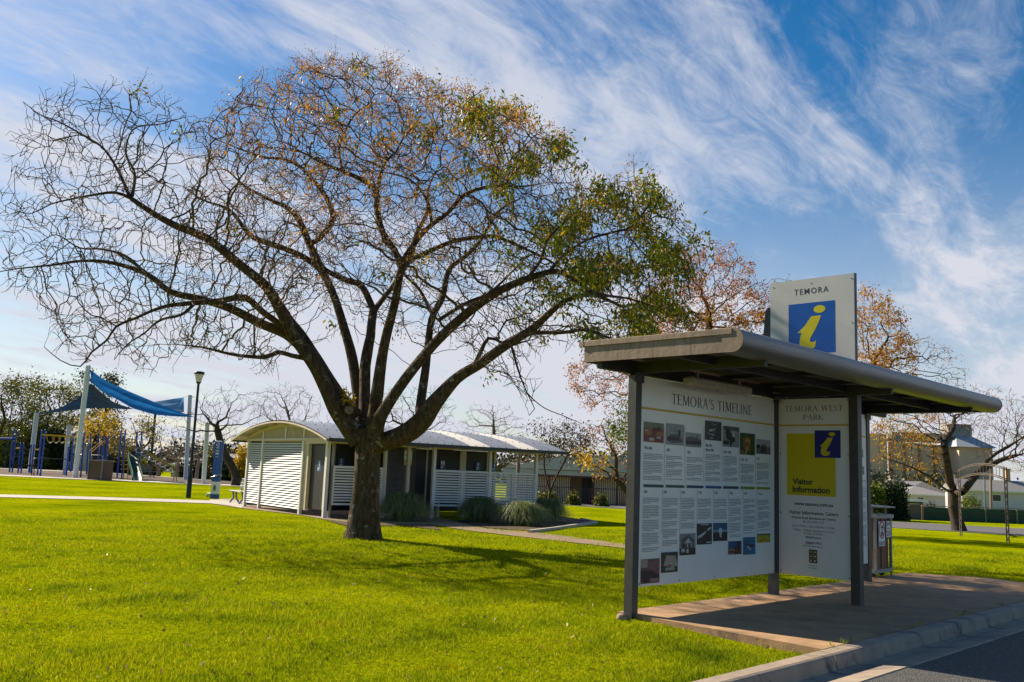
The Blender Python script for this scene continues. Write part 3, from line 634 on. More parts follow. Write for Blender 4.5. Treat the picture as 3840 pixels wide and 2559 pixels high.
def berries(C, rad, n, spread, r):
    C = np.repeat(C, n, 0); m = len(C); c = C+r.normal(0, 1, (m, 3))*spread; c[:, 2] -= abs(r.normal(0, 1, m))*spread*.7
    o = np.array([(1, 0, 0), (0, 1, 0), (-1, 0, 0), (0, -1, 0), (0, 0, 1), (0, 0, -1)])*rad
    V = (c[:, None]+o[None]*r.uniform(.8, 1.2, (m, 1, 1))).reshape(-1, 3)
    f = np.array([(0, 1, 4), (1, 2, 4), (2, 3, 4), (3, 0, 4), (1, 0, 5), (2, 1, 5), (3, 2, 5), (0, 3, 5)])
    return V, (np.arange(m)[:, None, None]*6+f[None]).reshape(-1, 3)
def bark_mat(name, c1, c2, c3, bump=1.):
    m, t, b = nt(name); K = t.links.new; tc = t.nodes.new('ShaderNodeTexCoord')
    mp = t.nodes.new('ShaderNodeMapping'); mp.inputs['Scale'].default_value = (1, 1, .22); K(tc.outputs['Object'], mp.inputs[0])
    n = t.nodes.new('ShaderNodeTexNoise'); n.inputs['Scale'].default_value = 16; n.inputs['Detail'].default_value = 7; n.inputs['Roughness'].default_value = .7; K(mp.outputs[0], n.inputs['Vector'])
    r = ramp(t, [c1, c2], [.35, .68]); K(n.outputs['Fac'], r.inputs[0])
    n2 = t.nodes.new('ShaderNodeTexNoise'); n2.inputs['Scale'].default_value = 5.5; n2.inputs['Detail'].default_value = 8; n2.inputs['Roughness'].default_value = .75; K(tc.outputs['Object'], n2.inputs['Vector'])
    r2 = ramp(t, [(0, 0, 0), (1, 1, 1)], [.57, .66]); K(n2.outputs['Fac'], r2.inputs[0])
    mx = t.nodes.new('ShaderNodeMixRGB'); K(r2.outputs[0], mx.inputs[0]); K(r.outputs[0], mx.inputs[1]); mx.inputs[2].default_value = (*c3, 1)
    K(mx.outputs[0], b.inputs['Base Color']); b.inputs['Roughness'].default_value = .9; b.inputs['Specular IOR Level'].default_value = .2
    bp = t.nodes.new('ShaderNodeBump'); bp.inputs['Strength'].default_value = bump; bp.inputs['Distance'].default_value = .05; K(n.outputs['Fac'], bp.inputs['Height']); K(bp.outputs[0], b.inputs['Normal'])
    return m
M_bark = bark_mat('cedar_bark', (.026, .017, .010), (.135, .09, .055), (.33, .31, .24))
M_twig = mk('twig_bark', (.05, .034, .022), (.125, .088, .058), 3, .85)
M_darkbark = mk('dark_bark', (.028, .018, .013), (.075, .048, .034), 6, .9, bump=.5, bscale=14, stretch=(1, 1, .3))
M_greybark = mk('grey_bark', (.12, .09, .07), (.22, .17, .14), 5, .9, bump=.4, stretch=(1, 1, .3))
M_berry = leafmat('berries', [(.30, .10, .014), (.48, .18, .03), (.58, .32, .08)], trans=.25)
M_green = leafmat('cedar_leaves', [(.035, .075, .003), (.12, .165, .004), (.30, .28, .006), (.44, .24, .010)], [0, .45, .8, 1], .4)
M_amber = leafmat('amber_leaves', [(.36, .13, .012), (.52, .21, .015), (.58, .34, .03), (.2, .18, .015)], [0, .45, .75, 1], .4)
M_rust = leafmat('rusty_sprays', [(.36, .10, .018), (.5, .19, .03), (.5, .25, .06)], None, .25)
M_yell = leafmat('yellow_leaves', [(.45, .28, .008), (.6, .36, .008), (.3, .26, .015)], None, .4)
M_gum = leafmat('gum_leaves', [(.045, .06, .007), (.12, .13, .012), (.26, .22, .018)], [0, .6, 1], .2)
M_olive = leafmat('olive_leaves', [(.05, .042, .018), (.10, .07, .03), (.13, .075, .035)], None, .2)
M_dkgreen = leafmat('dark_evergreen', [(.008, .02, .007), (.022, .044, .01), (.04, .065, .012)], None, .15)
M_ygreen = leafmat('bright_leaves', [(.06, .10, .006), (.12, .16, .01), (.2, .21, .015)], None, .35)
M_brush = leafmat('dry_brush', [(.09, .062, .045), (.15, .105, .08), (.19, .135, .10)], None, .2)

# ---- the big white cedar in the middle of the lawn: limbs follow the photograph, twigs are grown
YB = 19.35
BASE = gp(1370, 2022); YB = BASE[1]
hero = thing('white_cedar_tree', 'large spreading tree on the lawn, berries and thinning leaves over a stout dark forked trunk', 'tree', tuple(BASE))
def X1(L, ox=1000, oy=800): return [(ox+x/1.7423, oy+y/1.7423) for x, y in L]
LIMBS = [  # name, pixel path, depth offset at start and end (m), width px at start and end
 ('t', [(1370, 2026), (1371, 1990), (1372, 1900), (1377, 1780), (1381, 1680), (1376, 1610)], 0, 0, [142, 124, 108, 106, 112, 118]),
 ('L1', [(1350, 1650)]+X1([(520, 1370), (450, 1270), (385, 1130), (320, 1000), (245, 890), (180, 800), (130, 700), (80, 600), (0, 470)])+[(895, 984), (775, 892), (660, 846), (574, 800), (488, 743)], 0, -1.2, [110, 84, 66, 62, 60, 58, 54, 48, 44, 42, 40, 36, 32, 27, 22]),
 ('L1c', [(1340, 1560), (1290, 1500), (1240, 1420), (1180, 1320), (1128, 1248), (1085, 1200), (1050, 1140)], .25, -.6, [60, 52, 46, 42, 38, 34, 26]),
 ('L1a', [(488, 743), (430, 722), (344, 731), (270, 745), (190, 765), (120, 800), (60, 790), (15, 770)], -1.2, -2.4, [18, 15, 12, 10, 8, 6, 4, 3]),
 ('L1b', [(488, 743), (448, 651), (390, 559), (321, 513), (218, 456), (150, 430), (86, 381)], -1.2, -.4, [19, 15, 12, 9, 7, 5, 3]),
 ('L1d', [(496, 735), (505, 651), (471, 571), (494, 490), (540, 472), (603, 467), (700, 440)], -1.2, .6, [17, 14, 11, 9, 7, 5, 3]),
 ('L2', [(1130, 1300), (1073, 1253), (976, 1213), (861, 1156), (746, 1121), (637, 1093), (551, 1030), (430, 989), (316, 978), (189, 995), (60, 1010), (0, 1020)], .2, -2.2, [50, 46, 42, 38, 33, 30, 27, 22, 16, 12, 8, 5]),
 ('L2a', [(551, 1030), (470, 960), (380, 935), (300, 930), (210, 880), (150, 910)], -.9, .4, [18, 14, 11, 8, 6, 4]),
 ('L2b', [(1062, 1225), (985, 1170), (918, 1116), (832, 1127), (717, 1139), (603, 1156), (505, 1196), (436, 1225), (402, 1276), (344, 1322), (304, 1374), (230, 1351), (167, 1299)], -.4, -3.2, [34, 33, 32, 28, 26, 23, 19, 15, 13, 10, 8, 5, 3]),
 ('L2d', [(745, 1125), (680, 1180), (600, 1200), (540, 1250), (480, 1290), (430, 1350)], -.8, -2.6, [20, 15, 11, 8, 6, 3]),
 ('L2c', [(1150, 1345), (1095, 1335), (1045, 1322), (1005, 1338), (970, 1340), (861, 1328), (763, 1305), (660, 1294)], -.2, -2.5, [24, 22, 20, 18, 15, 12, 8, 4]),
 ('L3', [(1352, 1600), (1344, 1517), (1321, 1345), (1281, 1202), (1241, 1075), (1195, 989), (1161, 915), (1086, 789), (1000, 740), (920, 700), (850, 640)], .5, 3.2, [66, 52, 47, 44, 42, 39, 35, 27, 18, 12, 6]),
 ('L3a', [(1240, 1075), (1200, 1010), (1130, 960), (1040, 925), (940, 885), (860, 790), (760, 750), (690, 700)], 1.8, 2.6, [34, 30, 27, 25, 22, 16, 10, 5]),
 ('L3b', [(1161, 915), (1189, 903), (1247, 823), (1224, 743), (1161, 662), (1115, 617), (1057, 594), (985, 590), (900, 560), (800, 520)], 2.6, 1.2, [28, 27, 25, 21, 19, 16, 13, 11, 8, 4]),
 ('L4', [(1366, 1610), (1367, 1517), (1373, 1374), (1390, 1230), (1402, 1167)], .2, 1.4, [62, 54, 48, 42, 40]),
 ('L4a', [(1402, 1167), (1356, 1075), (1298, 1052), (1218, 1012), (1189, 961), (1166, 915), (1120, 850), (1060, 830)], 1.4, 3., [34, 31, 29, 26, 22, 18, 12, 6]),
 ('L4b', [(1402, 1167), (1436, 1121), (1494, 1041), (1540, 960), (1560, 880), (1600, 800), (1610, 700), (1650, 620)], 1.4, 3.6, [28, 26, 24, 21, 18, 14, 9, 5]),
 ('L5', [(1394, 1610), (1406, 1535), (1436, 1317), (1476, 1144), (1499, 1030), (1528, 955), (1600, 860), (1677, 800), (1740, 731), (1815, 703), (1878, 697), (1960, 700), (2030, 690)], -.2, -1.2, [64, 54, 49, 46, 44, 41, 36, 31, 26, 21, 16, 11, 5]),
 ('L5a', [(1505, 1010), (1480, 940), (1436, 875), (1413, 789), (1410, 720), (1370, 680), (1287, 645), (1218, 617), (1150, 580), (1090, 560)], -.5, 1., [36, 33, 31, 29, 26, 22, 20, 16, 11, 6]),
 ('L5c', [(1411, 740), (1436, 628), (1465, 590), (1488, 571), (1517, 513), (1560, 470), (1580, 430)], -.1, -.8, [23, 18, 15, 13, 10, 7, 4]),
 ('L5d', [(1287, 645), (1270, 560), (1300, 480), (1330, 430), (1390, 380), (1400, 330), (1340, 280)], .5, .9, [14, 12, 10, 9, 7, 5, 3]),
 ('L5e', [(1620, 850), (1605, 760), (1560, 690), (1500, 660), (1440, 650)], -.5, -1.5, [18, 15, 12, 9, 6]),
 ('L5b', [(1515, 990), (1620, 938), (1706, 903), (1815, 886), (1861, 886), (1947, 921), (2062, 978), (2125, 1024)], -.4, -2., [27, 25, 23, 20, 18, 15, 11, 7]),
 ('L6', [(1408, 1640), (1425, 1569), (1499, 1454), (1574, 1357), (1660, 1259), (1746, 1179), (1826, 1121), (1895, 1081), (1976, 1047), (2062, 1018), (2110, 1022), (2179, 1064), (2245, 1100), (2357, 1120), (2450, 1150)], -.6, -3., [70, 58, 50, 48, 46, 44, 42, 39, 34, 30, 27, 22, 17, 11, 5]),
 ('L6a', [(2062, 1018), (2110, 960), (2200, 900), (2300, 870), (2370, 850), (2440, 760), (2500, 700)], -2.3, -1.2, [20, 17, 15, 13, 11, 7, 4]),
 ('L6c', [(1976, 1047), (2030, 970), (2050, 900), (2120, 830), (2200, 760)], -2, -3., [18, 15, 12, 8, 4]),
 ('L7', [(1580, 1580), (1574, 1540), (1597, 1374), (1620, 1202), (1660, 1121), (1683, 1018), (1735, 972), (1792, 915), (1838, 834), (1880, 780), (1960, 740)], -.5, 2.6, [48, 42, 37, 33, 29, 25, 21, 18, 14, 10, 5]),
 ('L7a', [(1620, 1180), (1574, 1087), (1517, 1030), (1480, 960), (1420, 930)], .6, 1.6, [19, 16, 12, 9, 5]),
 ('L7b', [(1643, 1202), (1746, 1139), (1830, 1104), (1900, 1040), (1980, 960)], .8, 2.4, [20, 18, 15, 11, 6]),
 ('L8', [(1385, 1690), (1430, 1660), (1488, 1640), (1545, 1610), (1590, 1570), (1631, 1512), (1717, 1420), (1804, 1362), (1895, 1294), (1987, 1236), (2062, 1167), (2125, 1121), (2220, 1105), (2330, 1150)], -.1, -2.4, [96, 100, 104, 92, 74, 58, 54, 48, 44, 38, 32, 27, 20, 10]),
 ('L8b', [(1980, 1245), (2102, 1248), (2194, 1236), (2263, 1259), (2340, 1290)], -1.5, -2.8, [24, 20, 17, 13, 6]),
 ('L8c', [(1918, 1299), (1947, 1403), (1976, 1477), (2004, 1535), (1985, 1560)], -1.3, -2., [12, 10, 7, 5, 3]),
 ('L8e', [(1976, 1477), (2040, 1530), (2110, 1560), (2180, 1590)], -1.8, -2.4, [6, 5, 4, 3]),
 ('L8d', [(1786, 1357), (1832, 1271), (1884, 1288)], -.8, -1., [24, 18, 12]),
]
def hero_tree():
    r = np.random.default_rng(11); P = []; par = []; R = []; grow = []; parts = []; parts_s = []
    for nm, path, d0, d1, wd in LIMBS:
        k = len(path); dep = np.linspace(d0, d1, k)
        W = [at(x, y, YB+d) for (x, y), d in zip(path, dep)]
        rad = [wd[i]/2*(W[i][1])/FPX*(.85 if nm == 't' else .80) for i in range(k)]
        Q = catmull(W, .14); rr = np.interp(np.linspace(0, 1, len(Q)), np.linspace(0, 1, k), rad)
        if nm != 't':
            rr *= 1+.07*np.interp(np.arange(len(Q)), np.arange(0, len(Q)+6, 6), r.normal(0, 1, len(np.arange(0, len(Q)+6, 6))))
            jit = r.normal(0, 1, (len(Q)//5+2, 3)); Q = Q+np.stack([np.interp(np.arange(len(Q)), np.arange(len(jit))*5, jit[:, c]) for c in range(3)], 1)*np.minimum(.35*rr[:, None]+.004, .03)*np.linspace(0, 1, len(Q))[:, None]
        b = len(P)
        if b: 
            dd = ((np.array(P)-Q[0])**2).sum(1); p0 = int(dd.argmin())
        else: p0 = -1
        for i, q in enumerate(Q):
            P.append(q); par.append(p0 if i == 0 else b+i-1); R.append(rr[i])
            if nm != 't' and (rr[i] < .13 or (i > 10 and r.random() < .25)): grow.append(b+i)
        mb = MB(); n = 20 if nm == 't' else (14 if rr[0] > .1 else 8)
        mb.tube(list(Q), list(rr), n); V = np.array(mb.v)
        amp = .16 if nm == 't' else .06      # fluting and lumps
        c = np.repeat(Q, n, 0); rel = V[:len(c)]-c; th = np.tile(np.arange(n)*2*PI/n, len(Q)); s = np.repeat(np.arange(len(Q))*.14, n)
        fl = (.5+.35*np.sin(5*th+1)+.25*np.sin(3*th+.4))*np.exp(-s/.22)*(.24 if nm == 't' else 0)   # root flare
        f = 1+fl+amp*(.5*np.sin(3*th+.6*s+len(nm))+.35*np.sin(5*th-1.1*s)+.3*np.sin(2*th+2.3*s)+.25*np.sin(8*th+.9*s))*min(1, rr[0]*9)
        V[:len(c)] = c+rel*f[:, None]; F = [q for q in mb.f if len(q) == 4]
        parts.append((V, np.array(F)))
    nl = len(P)
    # attractors fill the crown seen in the photograph, as a rounded volume
    out = np.array([(0, 460), (20, 370), (60, 250), (48, 232), (130, 205), (240, 192), (320, 196), (410, 240), (430, 290), (500, 265), (540, 195), (620, 178), (660, 148), (740, 140), (790, 118), (880, 135), (950, 182), (1000, 200), (1060, 208), (1180, 240), (1290, 310), (1312, 345), (1290, 400), (1360, 418), (1490, 402), (1560, 455), (1605, 550), (1600, 650), (1612, 740), (1540, 760), (1440, 775), (1400, 790), (1250, 790), (1180, 850), (1250, 935), (1190, 900), (1120, 860), (1080, 800), (1000, 760), (900, 745), (760, 770), (700, 815), (620, 850), (560, 830), (470, 815), (420, 820), (330, 862), (250, 800), (190, 850), (140, 800), (90, 710), (0, 655)])*1.632
    holes = [np.array(q)*1.632 for q in ([(430, 290), (470, 370), (400, 420), (440, 300)], [(1290, 400), (1200, 470), (1330, 430)], [(560, 740), (700, 700), (800, 760), (700, 800)])]
    def inside(poly, x, y):
        c = np.zeros(len(x), bool); j = len(poly)-1
        for i in range(len(poly)):
            xi, yi = poly[i]; xj, yj = poly[j]; c ^= ((yi > y) != (yj > y)) & (x < (xj-xi)*(y-yi)/(yj-yi+1e-9)+xi); j = i
        return c
    x = r.uniform(-10, 2640, 40000); y = r.uniform(180, 1540, 40000); ok = inside(out, x, y)
    for h in holes: ok &= ~inside(h, x, y)
    # sparser in the inner fork, denser to the outside
    core = np.exp(-((x-1400)/420)**2-((y-1330)/330)**2); ok &= r.random(40000) > .82*core; ok &= r.random(40000) > np.where(x < 720, .38, 0)
    x, y = x[ok], y[ok]
    u = (x-1330)/1320; v = (y-900)/760; h = np.sqrt(np.clip(1-.8*u*u-.55*v*v, .06, 1))*4.3
    d = YB-.3+h*r.uniform(-1, 1, len(x))*1.0
    A = np.array([at(a, b, c) for a, b, c in zip(x, y, d)])
    A = A[:6000]
    P2, par2 = colonize(P, par, grow, A, .17, 3.2, .26, 150, .30, (0, 0, .05), r)
    n = len(P2); R2, ch = pipe(par2, .0085, 2.05)
    for i in range(nl, n): q = par2[i]; R2[i] = min(R2[i], R[q]*.8 if q < nl else R2[q])
    p0 = P2[par2[nl:]]; p1 = P2[nl:]; r1 = np.minimum(R2[nl:], .06); r0 = np.minimum(np.where(par2[nl:] >= nl, R2[par2[nl:]], R2[nl:]), .06); r0 = np.minimum(r0, r1*1.6)
    big = r1 > .02; tw = []
    tw.append(frusta(p0[big], p1[big], r0[big], r1[big], 5)); tw.append(frusta(p0[~big], p1[~big], r0[~big], r1[~big], 3))
    tips = np.where((ch[nl:] == 0))[0]+nl; T = P2[tips]; D = T-P2[par2[tips]]; D /= np.linalg.norm(D, axis=1)[:, None]+1e-9
    # fine forked twig ends
    E = []
    for k in range(3):
        d = D+r.normal(0, .55, D.shape); d /= np.linalg.norm(d, axis=1)[:, None]; e = T+d*r.uniform(.10, .34, (len(T), 1)); tw.append(frusta(T, e, np.full(len(T), .0075), np.full(len(T), .0045), 3)); E.append(e)
        d2 = d+r.normal(0, .5, D.shape); d2 /= np.linalg.norm(d2, axis=1)[:, None]; e2 = e+d2*r.uniform(.05, .16, (len(T), 1)); tw.append(frusta(e, e2, np.full(len(T), .0055), np.full(len(T), .004), 3)); E.append(e2)
    V, F = join(parts); link('trunk', raw_mesh('trunk', V-BASE, [F], M_bark, smooth=True), hero)
    V, F = join(tw); link('twigs', raw_mesh('twigs', V-BASE, [F], M_twig, smooth=True), hero)
    E = np.concatenate(E)
    rel = E-CAM; z = rel @ _f; ex = IW/2+FPX*(rel @ _r)/z; ey = IH/2-FPX*(rel @ _u)/z
    # where the photograph shows berries and where it still shows leaves
    pb = np.clip((ex-560)/350, .10, 1)*np.clip((1330-ey)/520, .04, 1); pb *= .62; pb[ex > 1950] *= .6; pb[(ex < 700) & (ey < 760)] *= .4
    sel = E[r.random(len(E)) < pb]
    V, F = berries(sel, .0125, 8, .08, r); link('berries', raw_mesh('berries', V-BASE, [F], M_berry), hero)
    g = lambda cx, cy, rx, ry: np.exp(-((ex-cx)/rx)**2-((ey-cy)/ry)**2)
    pg = 1.0*g(2330, 860, 260, 190)+.95*g(2200, 990, 170, 120)+.9*g(2460, 1120, 160, 150)+.75*g(2480, 760, 120, 130)+.55*g(2020, 520, 130, 120)+.42*g(1800, 400, 150, 80)+.4*g(1840, 610, 110, 110)+.5*g(2300, 1230, 120, 60)+.2*g(1600, 420, 150, 110)+.012
    cn = np.sin(ex*.021+1.3*np.sin(ey*.017))+np.sin(ey*.026+ex*.008+1.1)+np.sin((ex-ey)*.033+.7)+.8*np.sin(E[:, 1]*2.1)   # leaves hang in clumps with gaps between
    pg = np.clip(pg, 0, 1)*np.where(ex < 1150, .12, 1)*np.clip(.22+.85*cn, 0.02, 1.5); s = r.random(len(E)) < pg*.72
    V, F = leaves(E[s], .125, 23, .12, r, .7, .36); link('leaves', raw_mesh('leaves', V-BASE, [F], M_green), hero)
    pa = .10*np.clip((ex-700)/600, 0, 1)*np.clip((1100-ey)/500, 0, 1)+.28*g(1750, 420, 380, 180)+.25*g(1180, 420, 300, 200)*.5
    s = r.random(len(E)) < pa*1.2; V, F = leaves(E[s], .085, 9, .08, r, .7, .34); link('yellowing_leaves', raw_mesh('yellowing_leaves', V-BASE, [F], M_amber), hero)
    print('hero', n, 'tips', len(tips), 'E', len(E))
hero_tree()
# cut limb scar and a shoot at the fork
mb = MB(); c = at(1310, 1538, YB-.45); 
mb.lathe([(.0, -.05), (.07, -.045), (.1, 0), (.085, .03), (.05, .012), (0, .005)], (0, 0, 0), 12); 
o = mb.build('limb_scar', mk('raw_wood', (.34, .22, .13), (.18, .11, .07), 14, .8), hero); o.location = tuple(np.array(c)-BASE); o.rotation_euler = (math.radians(70), 0, math.radians(20))
r = np.random.default_rng(3); V, F = leaves(np.array([at(1300+dx, 1500+dy, YB-.5) for dx, dy in ((0, 0), (6, -18), (-4, -30), (12, 8))]), .12, 12, .05, r, 0, .4); link('basal_shoot', raw_mesh('basal_shoot', V-BASE, [F], M_yell), hero)

def tree(name, label, base, Y, crowns, n, r0, bark, foliage=(), path=None, rmin=.012, step=.4, group='trees in and beyond the park', dk=None, seed=1, limbs=5, tw=2, wob=.3, cat='tree', fine=1., extra=()):
    """base px column x; Y depth; crowns: px ellipses (x, y, rx, ry[, weight]); foliage: (material, size, n, spread, probability[, kind])"""
    r = np.random.default_rng(seed); B = at(base, 1700, Y); z = float(zg(B[0], B[1])); B[2] = z
    o = thing(name, label, cat, tuple(B), 0, group); s = Y/FPX; A = []
    wsum = sum((c[4] if len(c) > 4 else 1)*c[2]*c[3] for c in crowns)
    for c in crowns:
        wt = c[4] if len(c) > 4 else 1; m = int(n*wt*c[2]*c[3]/wsum); q = r.normal(0, 1, (m, 3)); q /= np.linalg.norm(q, axis=1)[:, None]; q *= r.uniform(.08, 1, (m, 1))**(1/2.2)
        C = at(c[0], c[1], Y); A.append(C+q*np.array([c[2]*s, min(c[2], 1.4*c[3])*s*.9, c[3]*s]))
    A = np.concatenate(A); A = A[A[:, 2] > z+.6]
    if path is None:
        cx = sum(c[0]*c[2]*c[3] for c in crowns)/sum(c[2]*c[3] for c in crowns); cy = max(c[1]+c[3]*.55 for c in crowns); T = at(cx, cy, Y)
        pts = [B, B+(T-B)*np.array([.25, .25, .45]), T*.5+(B+(T-B)*np.array([.7, .7, .9]))*.5]
    else: pts = [B]+[at(p[0], p[1], Y+(p[2] if len(p) > 2 else 0)) for p in path]
    Q = catmull(pts, step); P = [q for q in Q]; par = list(range(-1, len(Q)-1)); grow = list(range(max(1, len(Q)//3), len(Q)))
    for ex_ in extra:      # main limbs
        q = catmull([at(p[0], p[1], Y+(p[2] if len(p) > 2 else 0)) for p in ex_], step); d0 = ((np.array(P)-q[0])**2).sum(1); j = int(d0.argmin()); b0 = len(P)
        for k, w_ in enumerate(q): P.append(w_); par.append(j if k == 0 else b0+k-1); grow += [b0+k] if k > 2 else []
    P2, par2 = colonize(P, par, grow, A, step, 60, dk or step*1.5, 160, wob, (0, 0, .08), r)
    R, ch = pipe(par2, rmin, 2.3); nl = len(Q)
    kx = math.log(r0/rmin)/math.log(R[0]/rmin); R = rmin*(R/rmin)**kx; R[0] *= 1.3; R[1] *= 1.1
    idx = np.where(par2 >= 0)[0]; big = R[idx] > r0*.22; parts = []
    for m_, k in ((big, 8), (~big, 3)):
        i = idx[m_]
        if len(i): parts.append(frusta(P2[par2[i]], P2[i], np.minimum(R[par2[i]], R[i]*1.5), R[i], k))
    V, F = join([parts[0]]); link('trunk', raw_mesh('trunk', V-B, [F], bark, smooth=True), o)
    tips = np.where(ch == 0)[0]; T = P2[tips]; D = T-P2[par2[tips]]; D /= np.linalg.norm(D, axis=1)[:, None]+1e-9; E = [T]; tws = parts[1:]
    for k in range(tw):
        d = D+r.normal(0, .55, D.shape); d /= np.linalg.norm(d, axis=1)[:, None]; e = T+d*r.uniform(.4, 1.1, (len(T), 1))*step*1.3*fine; tws.append(frusta(T, e, np.full(len(T), rmin*.9), np.full(len(T), rmin*.5), 3)); E.append(e)
        for q in range(2):
            d2 = d+r.normal(0, .6, D.shape); d2 /= np.linalg.norm(d2, axis=1)[:, None]; f0 = T+(e-T)*r.uniform(.3, .9, (len(T), 1)); e2 = f0+d2*step*r.uniform(.4, 1, (len(T), 1))*fine; tws.append(frusta(f0, e2, np.full(len(T), rmin*.7), np.full(len(T), rmin*.4), 3)); E.append(e2)
    if tws: V, F = join(tws); link('twigs', raw_mesh('twigs', V-B, [F], bark, smooth=True), o)
    E = np.concatenate(E)
    for k, fl in enumerate(foliage):
        m, size, nn, spr, pr = fl[:5]; sel = r.random(len(E)) < pr
        if len(fl) > 5:
            rel = E-CAM; zz_ = rel @ _f; ex = IW/2+FPX*(rel @ _r)/zz_; ey = IH/2-FPX*(rel @ _u)/zz_; sel &= fl[5](ex, ey)
        if sel.sum() == 0: continue
        V, F = leaves(E[sel], size, nn, spr, r, .35, .5); link('crown' if k == 0 else 'crown_leaves', raw_mesh('crown', V-B, [F], m), o)
    return o
def shrub(name, label, px, Y, py, rx, ry, m, n, size, group=None, seed=1, cat='shrub', flat_=.8, top=None):
    r = np.random.default_rng(seed); C = at(px, py, Y); s = Y/FPX; B = np.array([C[0], C[1], float(zg(C[0], C[1]))])
    o = thing(name, label, cat, tuple(B), 0, group); top_ = C[2]+ry*s-B[2]; q = r.normal(0, 1, (n, 3)); q /= np.linalg.norm(q, axis=1)[:, None]; q[:, 2] = np.abs(q[:, 2])
    lump = 1+.16*np.sin(q[:, 0]*5+seed)*np.sin(q[:, 1]*4+2*seed)+.12*np.sin(q[:, 2]*7+seed); q *= (r.uniform(.35, 1, (n, 1))**.4)*lump[:, None]
    c = q*np.array([rx*s, rx*s*flat_, top_*.95]); V, F = leaves(c, size, 5, size*.9, r, .1, .55); link('foliage', raw_mesh('foliage', V, [F], m), o)
    mb = MB()
    for k in range(6): a = r.uniform(0, 2*PI); mb.tube([(.08*math.cos(a), .08*math.sin(a), -.05), (rx*s*.3*math.cos(a), rx*s*.3*math.sin(a), top_*.4), (rx*s*.5*math.cos(a), rx*s*.5*math.sin(a), top_*.75)], [.04, .025, .008], 5)
    mb.build('stem', M_darkbark, o); return o
G1 = 'bare trees behind the toilet block'; G2 = 'evergreen trees behind the playground'; G3 = 'autumn trees around the shelter'
tree('bare_tree', 'leafless tree with a leaning dark trunk behind the blue kiosk', 893, 57, [(845, 1545, 120, 105), (960, 1560, 60, 80, .8), (700, 1600, 70, 60, .6)], 1500, .24, M_darkbark, [], [(886, 1790), (868, 1745), (835, 1690), (822, 1640), (812, 1600)], .010, .34, G1, seed=2, wob=.4)
tree('bare_tree', 'wide leafless tree seen over the arched end of the toilet roof', 1075, 74, [(1070, 1530, 145, 95), (1165, 1590, 70, 60)], 1800, .24, M_greybark, [], None, .011, .4, G1, seed=3)
tree('bare_tree', 'grey leafless tree rising between the forked limbs of the big tree', 1540, 80, [(1540, 1540, 175, 100), (1640, 1590, 60, 70)], 1900, .26, M_darkbark, [], None, .012, .42, G1, seed=4)
tree('bare_tree', 'fan shaped leafless tree above the middle of the toilet roof', 1850, 95, [(1845, 1590, 120, 80), (1770, 1620, 70, 50), (1925, 1620, 60, 50)], 1700, .22, M_greybark, [], [(1850, 1720), (1852, 1640), (1850, 1580)], .013, .45, G1, seed=5, wob=.2)
tree('bare_tree', 'low twiggy leafless tree beyond the open end of the toilet block', 1945, 70, [(1945, 1690, 60, 70)], 700, .15, M_greybark, [(M_brush, .16, 2, .2, .4)], None, .016, .4, G1, seed=6)
tree('gum_tree', 'open gum tree with brown foliage tufts and a forked trunk before the green roof', 2062, 60, [(2030, 1625, 42, 24), (2100, 1610, 48, 30), (2060, 1665, 62, 35), (2160, 1625, 55, 34), (2120, 1680, 75, 50), (2180, 1690, 40, 50), (2020, 1660, 34, 20)], 900, .10, M_darkbark, [(M_olive, .15, 26, .30, .8)], [(2066, 1835), (2085, 1790), (2110, 1745), (2125, 1715)], .012, .34, 'gum trees', seed=7, extra=[[(2064, 1845), (2050, 1800), (2040, 1740), (2045, 1680)]])
tree('autumn_tree', 'pinkish and golden autumn tree beside the green roofed house', 2385, 54, [(2300, 1650, 110, 95), (2250, 1720, 80, 60), (2360, 1750, 60, 80)], 1200, .18, M_darkbark, [(M_rust, .15, 5, .2, .42), (M_yell, .2, 9, .22, .6, lambda x, y: (y > 1690) & (x < 2290) & (y < 1790))], None, .013, .35, G3, seed=8)
tree('evergreen_tree', 'dense bright green tree peeping past the left shelter post', 2420, 46, [(2360, 1625, 62, 62), (2400, 1560, 60, 60)], 420, .3, M_darkbark, [(M_ygreen, .14, 34, .22, .95)], None, .02, .4, None, seed=9)
tree('autumn_tree', 'tall autumn tree with rusty berry sprays standing behind the shelter roof', 2660, 33, [(2640, 1080, 230, 170), (2800, 1160, 150, 110), (2500, 1150, 160, 150), (2600, 1330, 330, 120), (2270, 1420, 150, 120), (2890, 1200, 60, 90), (2950, 1060, 30, 40, .5)], 3200, .17, M_darkbark, [(M_rust, .085, 9, .10, .8), (M_amber, .11, 11, .15, .7, lambda x, y: (y > 1150) & (x > 2420)), (M_gum, .12, 6, .16, .25, lambda x, y: (y > 1200) & (x > 2450))], [(2660, 1700), (2655, 1450), (2660, 1260), (2655, 1150)], .008, .24, G3, seed=10, wob=.35)
tree('autumn_tree', 'tall golden autumn tree rising beside the blue sign on the shelter', 3236, 44, [(3290, 1260, 110, 150), (3350, 1330, 110, 90), (3250, 1130, 40, 60, .7), (3300, 1400, 160, 90), (3490, 1350, 110, 80, .35), (3560, 1420, 90, 60, .3)], 2000, .17, M_darkbark, [(M_amber, .13, 11, .16, .85, lambda x, y: x < 3430), (M_rust, .085, 4, .12, .5)], [(3236, 1750), (3238, 1600), (3262, 1450), (3280, 1360)], .010, .28, G3, seed=12, wob=.35)
